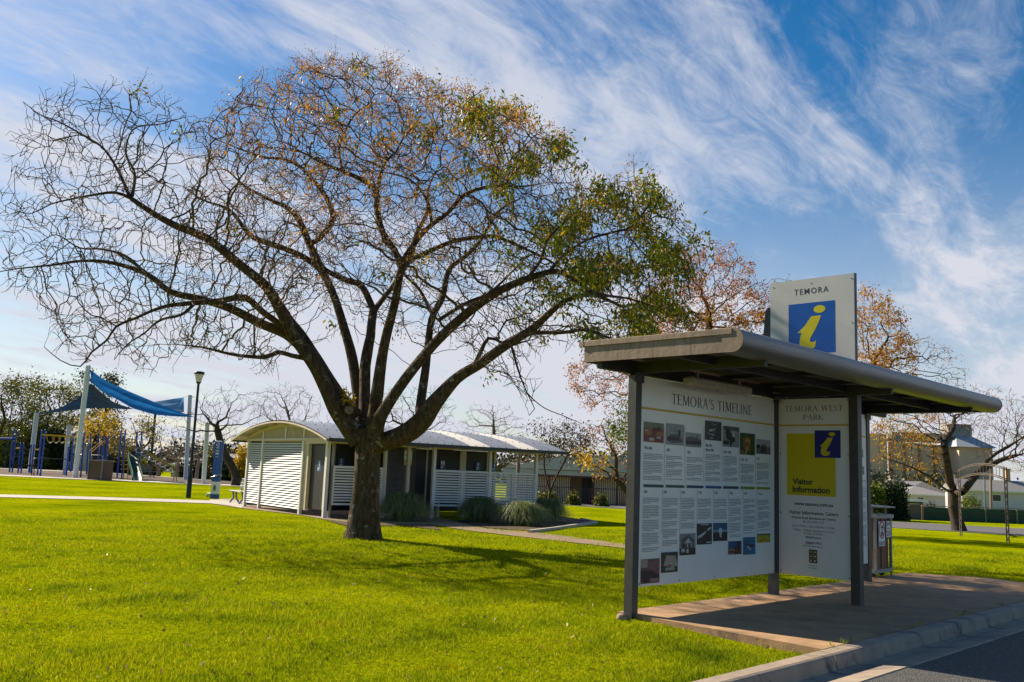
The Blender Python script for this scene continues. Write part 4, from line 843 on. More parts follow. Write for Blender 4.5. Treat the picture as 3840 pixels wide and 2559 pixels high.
RL = [[(3572, 1850), (3535, 1830, -1), (3481, 1787, -2), (3406, 1749, -3), (3316, 1719, -3)], [(3574, 1840), (3549, 1812, 1), (3512, 1726, 2), (3500, 1650, 3)], [(3576, 1835), (3564, 1810), (3549, 1726, -1), (3542, 1658, -1), (3572, 1613, 0), (3579, 1560, 1)], [(3580, 1845), (3602, 1771, 2), (3647, 1726, 3), (3707, 1704, 4)], [(3585, 1850), (3610, 1845, -1), (3662, 1779, -1), (3722, 1711, -2), (3783, 1674, -2), (3850, 1630, -3)], [(3665, 1775, -1), (3753, 1726, 1), (3850, 1700, 2)]]
def right_limbs(): return [(3578, 1900), (3578, 1870), (3577, 1845)]
tree('old_park_tree', 'old spreading tree with thick dark limbs beyond the road, behind the iron arch', 3588, 62, [(3420, 1600, 150, 90), (3560, 1560, 120, 85), (3720, 1560, 140, 110), (3850, 1600, 130, 120), (3330, 1560, 80, 70), (3350, 1700, 70, 50), (3850, 1730, 90, 50, .7), (3480, 1700, 70, 60, .6)], 4000, .42, M_darkbark, [(M_amber, .16, 7, .22, .34, lambda x, y: x < 3560), (M_yell, .16, 6, .22, .3, lambda x, y: (x < 3540) & (y > 1600)), (M_rust, .1, 3, .15, .36)], right_limbs(), .011, .34, G3, seed=13, wob=.38, extra=RL)
# evergreens and autumn trees behind the playground
GU = [(M_gum, .27, 26, .5, .9)]
tree('gum_tree', 'dark green gum tree at the far left edge behind the pale fence', 15, 92, [(20, 1480, 75, 65), (-30, 1560, 80, 80), (30, 1590, 60, 60)], 520, .25, M_darkbark, GU, None, .03, .7, G2, seed=21)
tree('gum_tree', 'olive green gum tree between the far lamp and the leaning white post', 100, 95, [(95, 1480, 55, 55), (120, 1560, 60, 60), (70, 1640, 70, 60)], 520, .22, M_darkbark, GU, None, .03, .7, G2, seed=22)
tree('gum_tree', 'yellowish green gum tree just left of the tall white sail post', 180, 90, [(165, 1470, 55, 45), (215, 1500, 55, 55), (180, 1580, 80, 60)], 560, .22, M_darkbark, [(M_gum, .27, 22, .5, .8), (M_ygreen, .25, 12, .5, .4)], None, .03, .65, G2, seed=23)
tree('gum_tree', 'loose limbed gum tree right behind the tall white sail post', 265, 97, [(270, 1500, 45, 50), (290, 1580, 70, 60), (225, 1640, 60, 60)], 460, .22, M_darkbark, [(M_gum, .26, 20, .5, .8)], None, .03, .7, G2, seed=24)
tree('pine_tree', 'tall near black pine rising behind the blue shade sails', 385, 105, [(400, 1500, 60, 90), (350, 1460, 40, 45), (420, 1570, 40, 45)], 420, .4, M_darkbark, [(M_dkgreen, .3, 30, .5, .95)], None, .03, .7, None, seed=25)
tree('autumn_tree', 'golden leaved tree below the dark shade sail', 365, 82, [(370, 1615, 65, 55), (330, 1660, 50, 40)], 420, .3, M_darkbark, [(M_yell, .22, 18, .4, .85), (M_gum, .22, 8, .4, .3)], None, .025, .55, G3, seed=26)
tree('autumn_tree', 'thin yellow green tree behind the play frame and slide', 500, 80, [(470, 1600, 80, 45), (540, 1630, 70, 60), (500, 1670, 80, 50)], 520, .28, M_darkbark, [(M_yell, .18, 7, .3, .5), (M_gum, .2, 15, .35, .55)], None, .02, .5, G3, seed=27)
for k, (x, y, rx, ry, Y, lab) in enumerate(((600, 1700, 60, 70, 85, 'brown leafless thicket right of the dark sail post'), (670, 1690, 60, 65, 88, 'brown leafless thicket behind the white post with the light blue sail'), (745, 1700, 55, 60, 84, 'brown leafless thicket between the lamp post and the blue kiosk'))):
    tree('bare_tree', lab, x, Y, [(x, y, rx, ry)], 600, .14, M_greybark, [(M_brush, .2, 3, .35, .5)], None, .022, .5, G1, seed=30+k)
tree('bare_tree', 'brown leafless tree low behind the kiosk and bench', 1230, 90, [(1200, 1640, 90, 60)], 420, .25, M_greybark, [], None, .02, .5, G1, seed=35)
GS = 'shrubs along the back fences'
for k, (x, Y, y, rx, ry, m, n, sz, lab) in enumerate(((30, 86, 1690, 75, 60, M_gum, 1100, .3, 'dense dark shrub at the left edge above the pale fence'), (130, 88, 1670, 70, 60, M_gum, 1100, .3, 'dense dark shrub behind the leaning white post'), (215, 89, 1680, 50, 60, M_dkgreen, 900, .3, 'near black shrub left of the tall white post'), (430, 92, 1725, 45, 22, M_dkgreen, 700, .28, 'low dark hedge behind the yellow climbing panel'), (560, 92, 1740, 40, 20, M_gum, 600, .28, 'low green shrub behind the dark blue bench'), (720, 90, 1755, 45, 32, M_dkgreen, 700, .3, 'dark shrub behind the lamp post'), (845, 92, 1755, 30, 30, M_dkgreen, 600, .3, 'dark shrub between the kiosk and the bare tree'), (910, 92, 1715, 32, 30, M_yell, 500, .3, 'golden shrub behind the bare tree trunk'), (800, 95, 1740, 40, 40, M_gum, 600, .3, 'green shrub behind the white end post'),
    (3345, 78, 1870, 58, 62, M_dkgreen, 2400, .2, 'rounded dark conifer bush behind the green fence'), (3265, 77, 1880, 45, 70, M_ygreen, 900, .28, 'yellow green bush beside the dark conifer'), (3640, 92, 1880, 45, 35, M_ygreen, 300, .2, 'sparse yellow bush in front of the white house'), (3490, 84, 1897, 18, 14, M_dkgreen, 300, .18, 'small dark bush behind the trunk of the old tree'), (2150, 82, 1864, 20, 12, M_gum, 300, .2, 'small round bush by the purple fence gate'), (2255, 82, 1870, 18, 11, M_gum, 300, .2, 'small round bush right of the purple gate'), (2050, 80, 1862, 40, 10, M_gum, 500, .2, 'low green bush at the foot of the gum tree'))):
    shrub('shrub', lab, x, Y, y, rx, ry, m, n, sz, GS, 50+k)
# far tree line closing the view
r = np.random.default_rng(77); n = 9000; az = r.uniform(-.75, .85, n); dd = r.uniform(190, 260, n); X = np.sin(az)*dd; Yy = np.cos(az)*dd
hgt = 5.+2.2*np.sin(az*23)+1.5*np.sin(az*57+1)+np.clip(-az, 0, 1)*3; Z = zg(X, Yy)+r.uniform(0, 1, n)**.7*hgt
V, F = leaves(np.stack([X, Yy, Z], 1), .8, 12, 1.0, r, .1, .7); o = link('distant_trees', raw_mesh('distant_trees', V, [F], leafmat('distant_foliage', [(.03, .036, .02), (.06, .06, .03), (.10, .08, .045)], None, .1)))
tag(o, 'distant line of mixed trees and scrub closing the view behind the park', 'tree line'); o['kind'] = 'stuff'
# ------------------------------------------------------------------ the toilet block
TK = np.array([-5.2, 26.7, 0]); TA = math.radians(37); TL = np.array([math.cos(TA), math.sin(TA), 0]); TE = np.array([TL[1], -TL[0], 0])
G0 = -.03
M_cream = mk('cream_paint', (.60, .50, .41), (.52, .43, .35), 6, .5); M_white = mk('white_slat', (.76, .71, .71), (.68, .635, .63), 7, .45)
M_char = mk('charcoal_cladding', (.022, .021, .027), (.014, .0135, .018), 6, .5); M_louv = mk('white_louvre', (.78, .77, .74), (.7, .69, .66), 7, .4)
M_zinc = mk('zinc_roof', (.30, .31, .34), (.22, .23, .26), 3, .42, .35, bump=.1, bscale=12); M_zinc_pale = mk('pale_zinc', (.72, .68, .60), (.62, .58, .52), 3, .5, .0)
M_gutter = mk('dark_gutter', (.02, .025, .03), None, 5, .4); M_signblue = flat((.02, .085, .28), .35); M_signwhite = flat((.75, .77, .78), .4); M_signyel = flat((.62, .52, .02), .4)
wc = thing('toilet_block', 'long low public toilet block with curved grey roof and white slatted screens', 'toilet block', TK, TA)
def T(t, e, z): return (t, -e, z)
def tbox(mb, t0, t1, e0, e1, z0, z1, mi=0, bev=0.): mb.box(((t0+t1)/2, -(e0+e1)/2, (z0+z1)/2), (abs(t1-t0), abs(e1-e0), abs(z1-z0)), mi, bev=bev)
ES = (-6.2, -4.92, -1.72)
for e in ES+(-.05,):
    mb = MB(); tbox(mb, -.06, .04, e-.05, e+.05, G0-.05, 2.2); mb.build('post', M_white, wc)
for tt in (1.9, 2.72, 3.66, 5.84, 7.8):
    mb = MB(); tbox(mb, tt-.05, tt+.05, -.1, 0, G0-.05, 2.18); mb.build('post', M_cream if tt < 3 else M_white, wc)
for e0, e1 in ((ES[0], ES[1]), (ES[1], ES[2])):       # sunlit louvres of the end wall
    mb = MB(); n = 27
    for i in range(n):
        z = .1+i*(2.04/n); c = T(-.01, (e0+e1)/2, z+.035); mb.box(c, (.055, e1-e0-.1, .012), R=Matrix.Rotation(math.radians(-48), 3, 'Y'))
    mb.build('louvre', M_louv, wc)
mb = MB(); tbox(mb, .06, .09, ES[0], ES[2], .05, 2.15); mb.build('end_wall', M_char, wc)
mb = MB(); tbox(mb, .0, .9, ES[2]+.06, ES[2]+.32, .12, 2.15); tbox(mb, -.03, .03, ES[2]+.05, -.1, 2.1, 2.2); tbox(mb, .0, 7.8, -.08, -.02, 2.12, 2.2); tbox(mb, -.06, .0, ES[0]-.1, -.0, 2.19, 2.27)
tbox(mb, .02, .08, -.3, -.12, .2, 2.1); mb.build('frame', M_cream, wc)
mb = MB(); tbox(mb, .1, .14, ES[2]+.32, -.1, .16, 2.08); door = mb.build('door', M_char, wc)
def pict(parent, fn, x0, z0, x1, z1, kind):
    """blue toilet sign with white figure and lines of print"""
    mb = MB(); rect2d(mb, x0, z0, x1, z1, fn); X = lambda a: x0+a*(x1-x0); Z = lambda a: z0+a*(z1-z0)
    g = lambda a, b: tuple(Vector(fn(a, b))+nrm*.004)
    O = Vector(fn(0, 0)); nrm = (Vector(fn(1, 0))-O).cross(Vector(fn(0, 1))-O).normalized()
    for cx in ((.5,) if kind == 1 else (.25, .5, .75)):
        mb.add([g(X(cx+a*.09), Z(.9+b*.06)) for a, b in E_(0, 0, 1, 1)], [tuple(range(13))], 1); rect2d(mb, X(cx-.1), Z(.6), X(cx+.1), Z(.83), g, 1); rect2d(mb, X(cx-.06), Z(.45), X(cx+.06), Z(.6), g, 1)
    for k in range(3): rect2d(mb, X(.12), Z(.1+.1*k), X(.5+.1*k), Z(.15+.1*k), g, 1)
    return mb.build('toilet_sign', [M_signblue, M_signwhite], parent)
fend = lambda t0: (lambda e, z: T(t0, e, z)); ffr = lambda e0: (lambda t, z: T(t, e0, z))
pict(door, fend(.097), -.93, 1.28, -.66, 1.6, 1)
# front: set back wall with doors, screens between the posts
mb = MB(); tbox(mb, .15, 7.0, -1.5, -1.42, .1, 2.15); fw = mb.build('front_wall', M_char, wc)
for a, b in ((.5, .62), (1.75, 1.9), (4.2, 4.26), (5.55, 5.8), (6.68, 6.85), (6.98, 7.08)): mb = MB(); tbox(mb, a, b, -1.42, -1.38, .1, 2.15); mb.build('door_frame', M_cream, fw)
for a, k in ((1.0, 1), (4.75, 3), (6.2, 1), (6.9, 1)): pict(fw, ffr(-1.37), a, 1.42 if a < 2 else 1.5, a+.2, 1.70 if a < 2 else 1.78, k)
mb = MB()
for (t0, e0, t1, e1) in ((1.95, -.12, 2.7, -.35), (2.78, -.5, 3.7, -1.2)):   # corrugated wing walls, ribs run level
    nr = 26
    for i in range(nr):
        z = .1+i*2.02/nr; d = .012; P = [T(t0, e0, z), T(t1, e1, z), T(t1, e1+d, z+.025), T(t0, e0+d, z+.025), T(t1, e1, z+2.02/nr), T(t0, e0, z+2.02/nr)]
        mb.add(P, [(0, 1, 2, 3), (3, 2, 4, 5)])
mb.build('wing_wall', mk('dark_corrugated', (.075, .058, .05), (.05, .04, .036), 4, .45), wc)
def screen(t0, t1, mids):
    mb = MB(); n = 12
    tbox(mb, t0, t1, -.075, -.035, 1.40, 1.47); tbox(mb, t0, t1, -.075, -.035, .33, .39)
    for tm in mids: tbox(mb, tm-.025, tm+.025, -.1, -.03, .33, 1.47)
    for i in range(n): z = .44+i*.0805; tbox(mb, t0+.01, t1-.01, -.07, -.045, z, z+.048)
    return mb.build('slatted_screen', M_white, wc)
screen(.2, 1.85, (.22, 1.83)); screen(3.71, 5.79, (3.73, 4.75, 5.77)); screen(5.89, 7.75, (5.91, 6.8, 7.73))
for tt in (.26, 4.05, 5.0):
    mb = MB(); tbox(mb, tt-.04, tt+.04, -.35, -.27, G0, .5 if tt > 1 else 2.1); mb.build('post', M_cream, wc)
# camera warning sign
mb = MB(); fs = lambda t, z: T(t, -.48, z); fs2 = lambda t, z: T(t, -.476, z)
x0, x1, z0, z1 = 2.82, 3.1, 1.58, 2.06; rect2d(mb, x0, z0, x1, z1, fs, 0); rect2d(mb, x0, z0, x1, z0+.17, fs2, 1); rect2d(mb, x0, z1-.05, x1, z1, fs2, 1)
mb.add([fs2(x0+a*.28, z0+.19+b*.24) for a, b in ((.15, .5), (.6, .85), (.75, .6), (.3, .25))], [(0, 1, 2, 3)], 2); rect2d(mb, x0+.16, z0+.2, x0+.175, z0+.3, fs2, 2); rect2d(mb, x0+.16, z0+.2, x0+.25, z0+.215, fs2, 2)
paragraphs(mb, lambda a, b: T(a, -.473, b), x0+.03, x1-.03, z0+.14, z0+.03, .035, 4, 3); mb.build('camera_warning_sign', [M_signwhite, M_signyel, INK, flat((.2, .17, .02))], wc)
# arched roof of curved sheets
EC, EW, RH, Z0 = -3.1, 3.75, .58, 2.22
def arch(a, lift=0.): x = -1+2*a; return EC+EW*x, Z0+lift+RH*(1-x*x)
NA, TS = 28, np.arange(-.42, 8.66, .1)
mb = MB(); mi = []
V = []; 
for j, tt in enumerate(TS):
    for i in range(NA+1): e, z = arch(i/NA, .012*(j % 2)+.02); V.append(T(tt, e, z))
F = []; nA = NA+1
for j in range(len(TS)-1):
    tc_ = (TS[j]+TS[j+1])/2; m_ = 1 if (4.55 < tc_ < 5.35 or 6.55 < tc_ < 7.35) else 0  # two bands of roof sheet in a paler, warmer tone
    for i in range(NA): F.append((j*nA+i, j*nA+i+1, (j+1)*nA+i+1, (j+1)*nA+i)); mb.m.append(m_); mb.sm.append(False)
mb.v = [tuple(map(float, p)) for p in V]; mb.f = F
for a in np.linspace(.55, .99, 5):
    e, z = arch(a, .04)
    for tt in np.arange(-.3, 8.6, .3): tbox(mb, tt-.012, tt+.012, e-.012, e+.012, z-.01, z+.012, 2)
rf = mb.build('roof', [M_zinc, M_zinc_pale, mk('dark_screw', (.08, .08, .09), None, 5, .5)], wc)
mb = MB(); V = []
for tt in (-.42, 8.62):
    for i in range(nA): e, z = arch(i/NA, -.02); V.append(T(tt, e, z))
mb.add(V, [(i, i+1, nA+i+1, nA+i) for i in range(NA)]); mb.build('roof_lining', mk('roof_lining', (.42, .39, .32), (.34, .31, .26), 8, .6, stretch=(8, 1, 1)), rf)
mb = MB()
for i in range(NA):        # bargeboards
    for tt in (-.44, 8.6):
        (ea, za), (eb, zb) = arch(i/NA, -.01), arch((i+1)/NA, -.01); mb.prism([T(tt, ea, za), T(tt, eb, zb), T(tt, eb, zb-.05), T(tt, ea, za-.05)], T(.03, 0, 0))
    (ea, za), (eb, zb) = arch(.06+.88*i/NA, -.06), arch(.06+.88*(i+1)/NA, -.06); mb.prism([T(-.05, ea, za), T(-.05, eb, zb), T(-.05, eb, zb-.1), T(-.05, ea, za-.1)], T(.05, 0, 0))
for a in (.1, .24, .38, .52, .66, .8, .92):
    e, z = arch(a, -.05); tbox(mb, -.4, .1, e-.03, e+.03, z-.05, z)
tbox(mb, -.42, -.36, -6.95, -6.85, 2.16, 2.27); mb.build('bargeboard', M_cream, rf)
mb = MB(); e, z = arch(1.0); tbox(mb, -.4, 8.62, e-.02, e+.09, z-.07, z+.03); e2, z2 = arch(0.); tbox(mb, -.4, 8.62, e2-.09, e2+.02, z2-.07, z2+.03); mb.build('gutter_trim', M_gutter, rf)
# gable infill of vertical ribbed sheet
mb = MB()
for a in np.arange(.1, .92, .012):
    (ea, za), (eb, zb) = arch(a, -.13), arch(a+.007, -.13)
    if za < 2.3: continue
    mb.prism([T(-.02, ea, 2.26), T(-.02, eb, 2.26), T(-.02, eb, zb), T(-.02, ea, za)], T(.02, 0, 0), 1 if a > .735 else 0)
    (ec, zc_) = arch(a+.012, -.13); mb.quad(T(0, eb, 2.26), T(0, ec, 2.26), T(0, ec, zc_), T(0, eb, zb), 2 if a > .735 else 0)
mb.build('gable_panel', [mk('ribbed_cream', (.52, .44, .29), (.46, .39, .26), 4, .55), M_cream, M_char], wc)
for e in (-4.92, -3.1, -1.72): mb = MB(); a = (e-EC+EW)/(2*EW); tbox(mb, -.05, -.025, e-.04, e+.04, 2.25, arch(a, -.1)[1]); mb.build('gable_stud', M_white, wc)
# flood light under the eave
mb = MB(); tbox(mb, 2.95, 3.5, -.02, .12, 2.08, 2.13); mb.build('eave_light', M_white, wc)
# brown paths and beds
def patch(name, pts, mat, off):
    P = [gp(*p) for p in pts]
    for p in P: p[2] = zg(p[0], p[1])+off
    mb = MB(); n = len(P); c = sum(P)/n; mb.add(P, [tuple(range(n))]); o = struct(mb.build(name, mat)); 
    if o.data.polygons[0].normal.z < 0: o.data.flip_normals()
    return o
patch('brown_path', [(781, 1889), (905, 1908), (1116, 1932), (1212, 1949), (1320, 1962), (1430, 1966), (1612, 1968), (1740, 1990), (1952, 2015), (2352, 2060), (2480, 2075), (2480, 2059), (2352, 2045), (2080, 2008), (1995, 1998), (1825, 1985), (1714, 1960), (1640, 1940), (1500, 1922), (1214, 1912), (1000, 1893), (905, 1886)], M_path, .016)
patch('garden_bed', [(1212, 1951), (1310, 1978), (1500, 1974), (1660, 1992), (1612, 1970), (1432, 1967), (1322, 1963)], M_mulch, .024)
patch('garden_bed', [(1714, 1958), (1825, 1983), (1995, 1994), (2080, 1984), (2233, 1962), (2180, 1950), (2010, 1925), (1850, 1920)], M_mulch, .024)
mb = MB(); E0 = [(1985, 2000), (2080, 1988), (2236, 1964), (2180, 1951)]; P = [gp(*p) for p in E0]
for a, b in zip(P[:-1], P[1:]): mb.bar(a+np.array([0, 0, .03]), b+np.array([0, 0, .03]), .1, .1)
struct(mb.build('bed_edging', M_pale))
# tussock plants
M_tuss = leafmat('tussock_blades', [(.07, .10, .025), (.15, .19, .05), (.30, .32, .15), (.2, .23, .08)], [0, .5, .85, 1], .25)
def tussock(px, py, w_, h_, label, seed):
    r = np.random.default_rng(seed); B = gp(px, py); s = B[1]/FPX; Rw = w_*s/2; H = h_*s; n = 1700; ph = r.uniform(0, 2*PI, n); th = r.uniform(.05, 1, n)**.75*PI/2
    V = []; out = np.stack([np.cos(ph), np.sin(ph), np.zeros(n)], 1); side = np.stack([-np.sin(ph), np.cos(ph), np.zeros(n)], 1); base = out*(r.uniform(0, .3, n)*Rw)[:, None]
    Lr = Rw*np.cos(th*.93)*r.uniform(.7, 1.08, n)+.05; apex = H*(.30+.74*np.sin(th))*r.uniform(.8, 1.06, n); pk = r.uniform(.5, .72, n); wd = r.uniform(.005, .010, n); K = 8; tw = r.normal(0, .35, n)
    for k in range(K):
        q = k/(K-1); z = apex*np.maximum(.02, 1-((q-pk)/pk)**2)*(1-.35*(q > .72)*(q-.72)/.28); c = base+out*(Lr*q)[:, None]+side*(tw*Lr*q*q)[:, None]; c[:, 2] = z
        ww = wd*(1-q*.85); V.append(np.stack([c-side*ww[:, None], c+side*ww[:, None]], 1))
    V = np.stack(V, 1).reshape(-1, 3); F = np.array([(2*k, 2*k+1, 2*k+3, 2*k+2) for k in range(K-1)]); F = (np.arange(n)[:, None, None]*2*K+F[None]).reshape(-1, 4)
    o = link('tussock_plant', raw_mesh('tussock_plant', V*np.array([1.22, 1.22, .95]), [F], M_tuss)); o.location = B; return tag(o, label, 'grass plant', 'tussock plants beside the toilet block')
tussock(1512, 1955, 190, 105, 'drooping grey green tussock just right of the big trunk', 1)
tussock(1802, 1958, 175, 92, 'tussock plant under the middle of the white slatted screen', 2)
tussock(1915, 1920, 130, 55, 'rear tussock plant half hidden against the slatted screen', 3)
tussock(1958, 1972, 185, 88, 'front tussock plant beside the brown path', 4)
tussock(2052, 1960, 150, 88, 'tussock plant at the outer end of the mulch bed', 5)
# bench by the end wall
def bench(name, label, px0, px1, py, M, hgt=.45, back=.85, face=None, group=None, mseat=None):
    a, b = gp(px0, py), gp(px1, py); c = (a+b)/2; L_ = np.linalg.norm(b-a); ang = math.atan2(b[1]-a[1], b[0]-a[0]) if face is None else face
    o = thing(name, label, 'bench', c, ang, group); L_ = L_ if face is None else 1.5
    mb = MB()
    for k in range(3): mb.box((0, -.12+.13*k, hgt), (L_, .11, .035), bev=.008)
    mb.build('seat', mseat or M, o); mb = MB()
    for k in range(3): mb.box((0, .24+.03*k, hgt+.14+.13*k), (L_, .03, .11), bev=.008)
    mb.build('backrest', mseat or M, o)
    for s in (-1, 1):
        mb = MB(); mb.tube([(s*L_*.4, -.16, 0), (s*L_*.4, -.02, .2), (s*L_*.4, -.05, hgt-.02)], .035, 6); mb.tube([(s*L_*.4, .05, hgt-.05), (s*L_*.4, .24, hgt), (s*L_*.4, .33, back)], .028, 6); mb.tube([(s*L_*.4, .2, 0), (s*L_*.4, .08, .2), (s*L_*.4, .06, hgt-.02)], .035, 6); mb.build('leg', M, o)
    return o
M_alu = mk('grey_aluminium', (.20, .21, .21), (.16, .165, .165), 6, .5, .2)
b_ = bench('park_bench', 'grey metal slatted park bench against the louvred end of the toilet block', 872, 905, 1889, M_alu, face=math.radians(122)+PI, group=None)
b_.location = tuple(gp(893, 1890))

# ------------------------------------------------------------------ kiosk and lamp posts
kp_ = gp(805, 1871); k_ = thing('exercise_station', 'tall blue and white exercise station post with steel handle beside the lamp post', 'exercise station', kp_, math.radians(-18))
M_blue = mk('kiosk_blue', (.012, .085, .36), (.01, .07, .30), 3, .3); s = kp_[1]/FPX; KW, KH = 30*s, 212*s
mb = MB(); mb.box((0, 0, KH*.5), (KW, .14, KH), bev=.01); kb = mb.build('body', M_signwhite, k_)
mb = MB(); mb.box((0, -.012, KH*.645), (KW+.006, .14, KH*.7)); mb.box((0, -.012, KH*.04), (KW+.006, .14, KH*.08)); mb.build('blue_panel', M_blue, k_)
mb = MB(); ff = lambda a, b: (a, -.085, b)
for i in range(16):
    a0, a1 = [.9*PI+(1.75*PI)*q/16 for q in (i, i+1)]; cx, cz = 0, KH*.94
    mb.add([ff(cx+math.cos(a0)*.075, cz+math.sin(a0)*.075), ff(cx+math.cos(a1)*.075, cz+math.sin(a1)*.075), ff(cx+math.cos(a1)*.05, cz+math.sin(a1)*.05), ff(cx+math.cos(a0)*.05, cz+math.sin(a0)*.05)], [(0, 1, 2, 3)])
for z, w_ in ((.885, .16), (.872, .1), (.835, .18), (.815, .16), (.785, .17), (.775, .16), (.765, .15), (.72, .14)): rect2d(mb, -w_/2, KH*z, w_/2, KH*(z+.007), ff)
mb.build('printing', M_signwhite, k_)
mb = MB(); rect2d(mb, -.05, KH*.14, .06, KH*.23, ff); mb.build('plaque', flat((.2, .14, .04)), k_)
mb = MB(); mb.tube([(-KW*.55, -.12, KH*.37), (-.05, -.2, KH*.375), (KW*.3, -.18, KH*.40), (KW*.62, -.1, KH*.425), (KW*.62, .05, KH*.40)], .016, 8); mb.tube([(-KW*.55, .05, KH*.395), (-KW*.55, -.12, KH*.37)], .016, 8); mb.build('handle', mk('steel', (.55, .55, .55), None, 5, .25, .9), k_)
mb = MB(); mb.tube([(-KW*.5, 0, .2), (-KW*1.1, 0, .2), (-KW*1.25, 0, .12), (-KW*1.1, 0, .06), (-KW*.7, 0, .06)], .02, 6); mb.lathe([(.02, 0), (.11, .01), (.11, .04), (.02, .05)], (-KW*.95, 0, .11), 12); mb.build('pedal', mk('dark_steel2', (.08, .08, .085), None, 5, .4, .5), k_)
M_post = mk('dark_green_post', (.012, .022, .02), (.008, .015, .014), 5, .35); M_lant = mk('frosted_lantern', (.62, .60, .55), (.52, .50, .46), 5, .25)
def lamp(px, py, ptop, label, seg):
    B = gp(px, py); o = thing('lamp_post', label, 'lamp post', B, 0, 'park lamp posts'); s = B[1]/FPX; H = (py-ptop)*s
    lh = 40*s*(1 if seg else .62); mb = MB(); mb.lathe([(.1, 0), (.1, H*.17), (.075, H*.185), (.06, H*.2), (.05, H-lh-.02)], (0, 0, 0), 12); mb.build('pole', M_post, o)
    mb = MB(); mb.lathe([(.10, 0), (.185, lh*.72), (.185, lh*.74)], (0, 0, H-lh), 8, sm=False); mb.build('lantern', M_lant, o)
    mb = MB(); mb.lathe([(.21, 0), (.205, lh*.22), (.12, lh*.27)], (0, 0, H-lh*.26), 12); mb.lathe([(.06, -.06), (.105, 0), (.105, .02)], (0, 0, H-lh-.01), 10); mb.build('lamp_cap', M_post, o)
lamp(706, 1868, 1399, 'near lamp post with frosted lantern, standing by the path and the blue kiosk', 1)
lamp(17, 1757, 1511, 'far lamp post at the left edge in front of the pale fence', 0)

# ------------------------------------------------------------------ playground
M_wpost = mk('white_steel', (.62, .64, .68), (.55, .57, .61), 4, .4); M_bpost = mk('blue_powdercoat', (.014, .075, .42), (.012, .06, .34), 5, .35); M_ypost = mk('yellow_powdercoat', (.50, .29, .01), (.42, .24, .01), 5, .4)
M_gslide = mk('green_plastic', (.006, .085, .048), (.005, .07, .04), 5, .5); M_dk = mk('dark_rail', (.015, .02, .022), None, 5, .4)
def sail_post(bx, by, tx, ty, wpx, label, M, top_cut=True):
    B = gp(bx, by); Tt = at(tx, ty, B[1]); Tt[0] = B[0]+(Tt[0]-B[0]); r = wpx*B[1]/FPX/2; o = thing('sail_post', label, 'post', B, 0, 'shade sail posts'); d = Tt-B
    mb = MB(); mb.tube([(0, 0, -.1), tuple(d)], r, 14); mb.build('post', M, o); mb = MB(); mb.tube([tuple(d*.999), tuple(d+np.array([0, 0, .03]))], r*1.02, 14); e = d*.985; mb.tube([tuple(e+np.array([r*.9, 0, 0])), tuple(e+np.array([r*2.2, 0, -.02]))], .03, 6); mb.build('post_cap', M, o); return B, Tt
PA = sail_post(281, 1794, 331, 1374, 18, 'tallest white post holding the high corner of the blue sails', M_wpost)
PB = sail_post(112, 1774, 138, 1550, 17, 'leaning white post at the outer corner of the dark sail', M_wpost)
PC = sail_post(243, 1782, 259, 1597, 16, 'white post behind the yellow ring bar', M_wpost)
PD = sail_post(696, 1800, 713, 1484, 15, 'white post behind the near lamp, holding the light blue sail', M_wpost)
PE = sail_post(763, 1817, 778, 1588, 16, 'short white post just left of the blue kiosk', M_wpost)
PF = sail_post(561, 1786, 583, 1545, 9, 'thin post coloured dark for shade, rising into the middle of the blue sail', M_dk)  # sail post in shadow; the shade is put into its dark colour
def sailmat(name, c1, c2, tr):
    m, t, b = nt(name); K = t.links.new; tc = t.nodes.new('ShaderNodeTexCoord'); mp = t.nodes.new('ShaderNodeMapping'); mp.inputs['Scale'].default_value = (.5, .5, 2.2); K(tc.outputs['Object'], mp.inputs[0])
    n = t.nodes.new('ShaderNodeTexNoise'); n.inputs['Scale'].default_value = 2; n.inputs['Detail'].default_value = 5; K(mp.outputs[0], n.inputs['Vector']); r = ramp(t, [c1, c2], [.35, .65]); K(n.outputs['Fac'], r.inputs[0]); K(r.outputs[0], b.inputs['Base Color']); b.inputs['Roughness'].default_value = .7
    q = t.nodes.new('ShaderNodeBsdfTranslucent'); K(r.outputs[0], q.inputs['Color']); x = t.nodes.new('ShaderNodeMixShader'); x.inputs[0].default_value = tr; K(b.outputs[0], x.inputs[1]); K(q.outputs[0], x.inputs[2]); K(x.outputs[0], t.nodes['Material Output'].inputs['Surface']); return m
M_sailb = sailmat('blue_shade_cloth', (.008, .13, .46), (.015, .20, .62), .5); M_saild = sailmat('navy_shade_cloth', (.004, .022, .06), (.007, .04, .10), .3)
def bez(P, t): n = len(P)-1; return sum(math.comb(n, i)*(1-t)**(n-i)*t**i*np.asarray(P[i]) for i in range(n+1))
def patch_sail(top, bot, Yt0, Yt1, Yb0, Yb1, nu=26, nv=12, wr=.1):
    V = []
    def poly(L, t):
        L = np.array(L, float); d = np.r_[0, np.cumsum(np.linalg.norm(np.diff(L, axis=0), axis=1))]; d /= d[-1]; return np.array([np.interp(t, d, L[:, 0]), np.interp(t, d, L[:, 1])])
    for i in range(nu+1):
        t_ = i/nu; a = at(*poly(top, t_), Yt0+(Yt1-Yt0)*t_); b = at(*poly(bot, t_), Yb0+(Yb1-Yb0)*t_)
        for j in range(nv+1):
            q = j/nv; p = a+(b-a)*q; fade = math.sin(PI*q)*math.sin(PI*min(1, t_*1.02)); p = p+np.array([0, wr*math.sin(9*q+3*t_), wr*.6*math.sin(14*q+2*t_)])*fade; V.append(p)
    return V, [(i*(nv+1)+j, (i+1)*(nv+1)+j, (i+1)*(nv+1)+j+1, i*(nv+1)+j+1) for i in range(nu) for j in range(nv)]
YA = PA[0][1]; o = thing('shade_sail', 'bright blue shade sail sweeping down from the tallest white post', 'shade sail', PA[0], 0, 'blue shade sails over the playground')
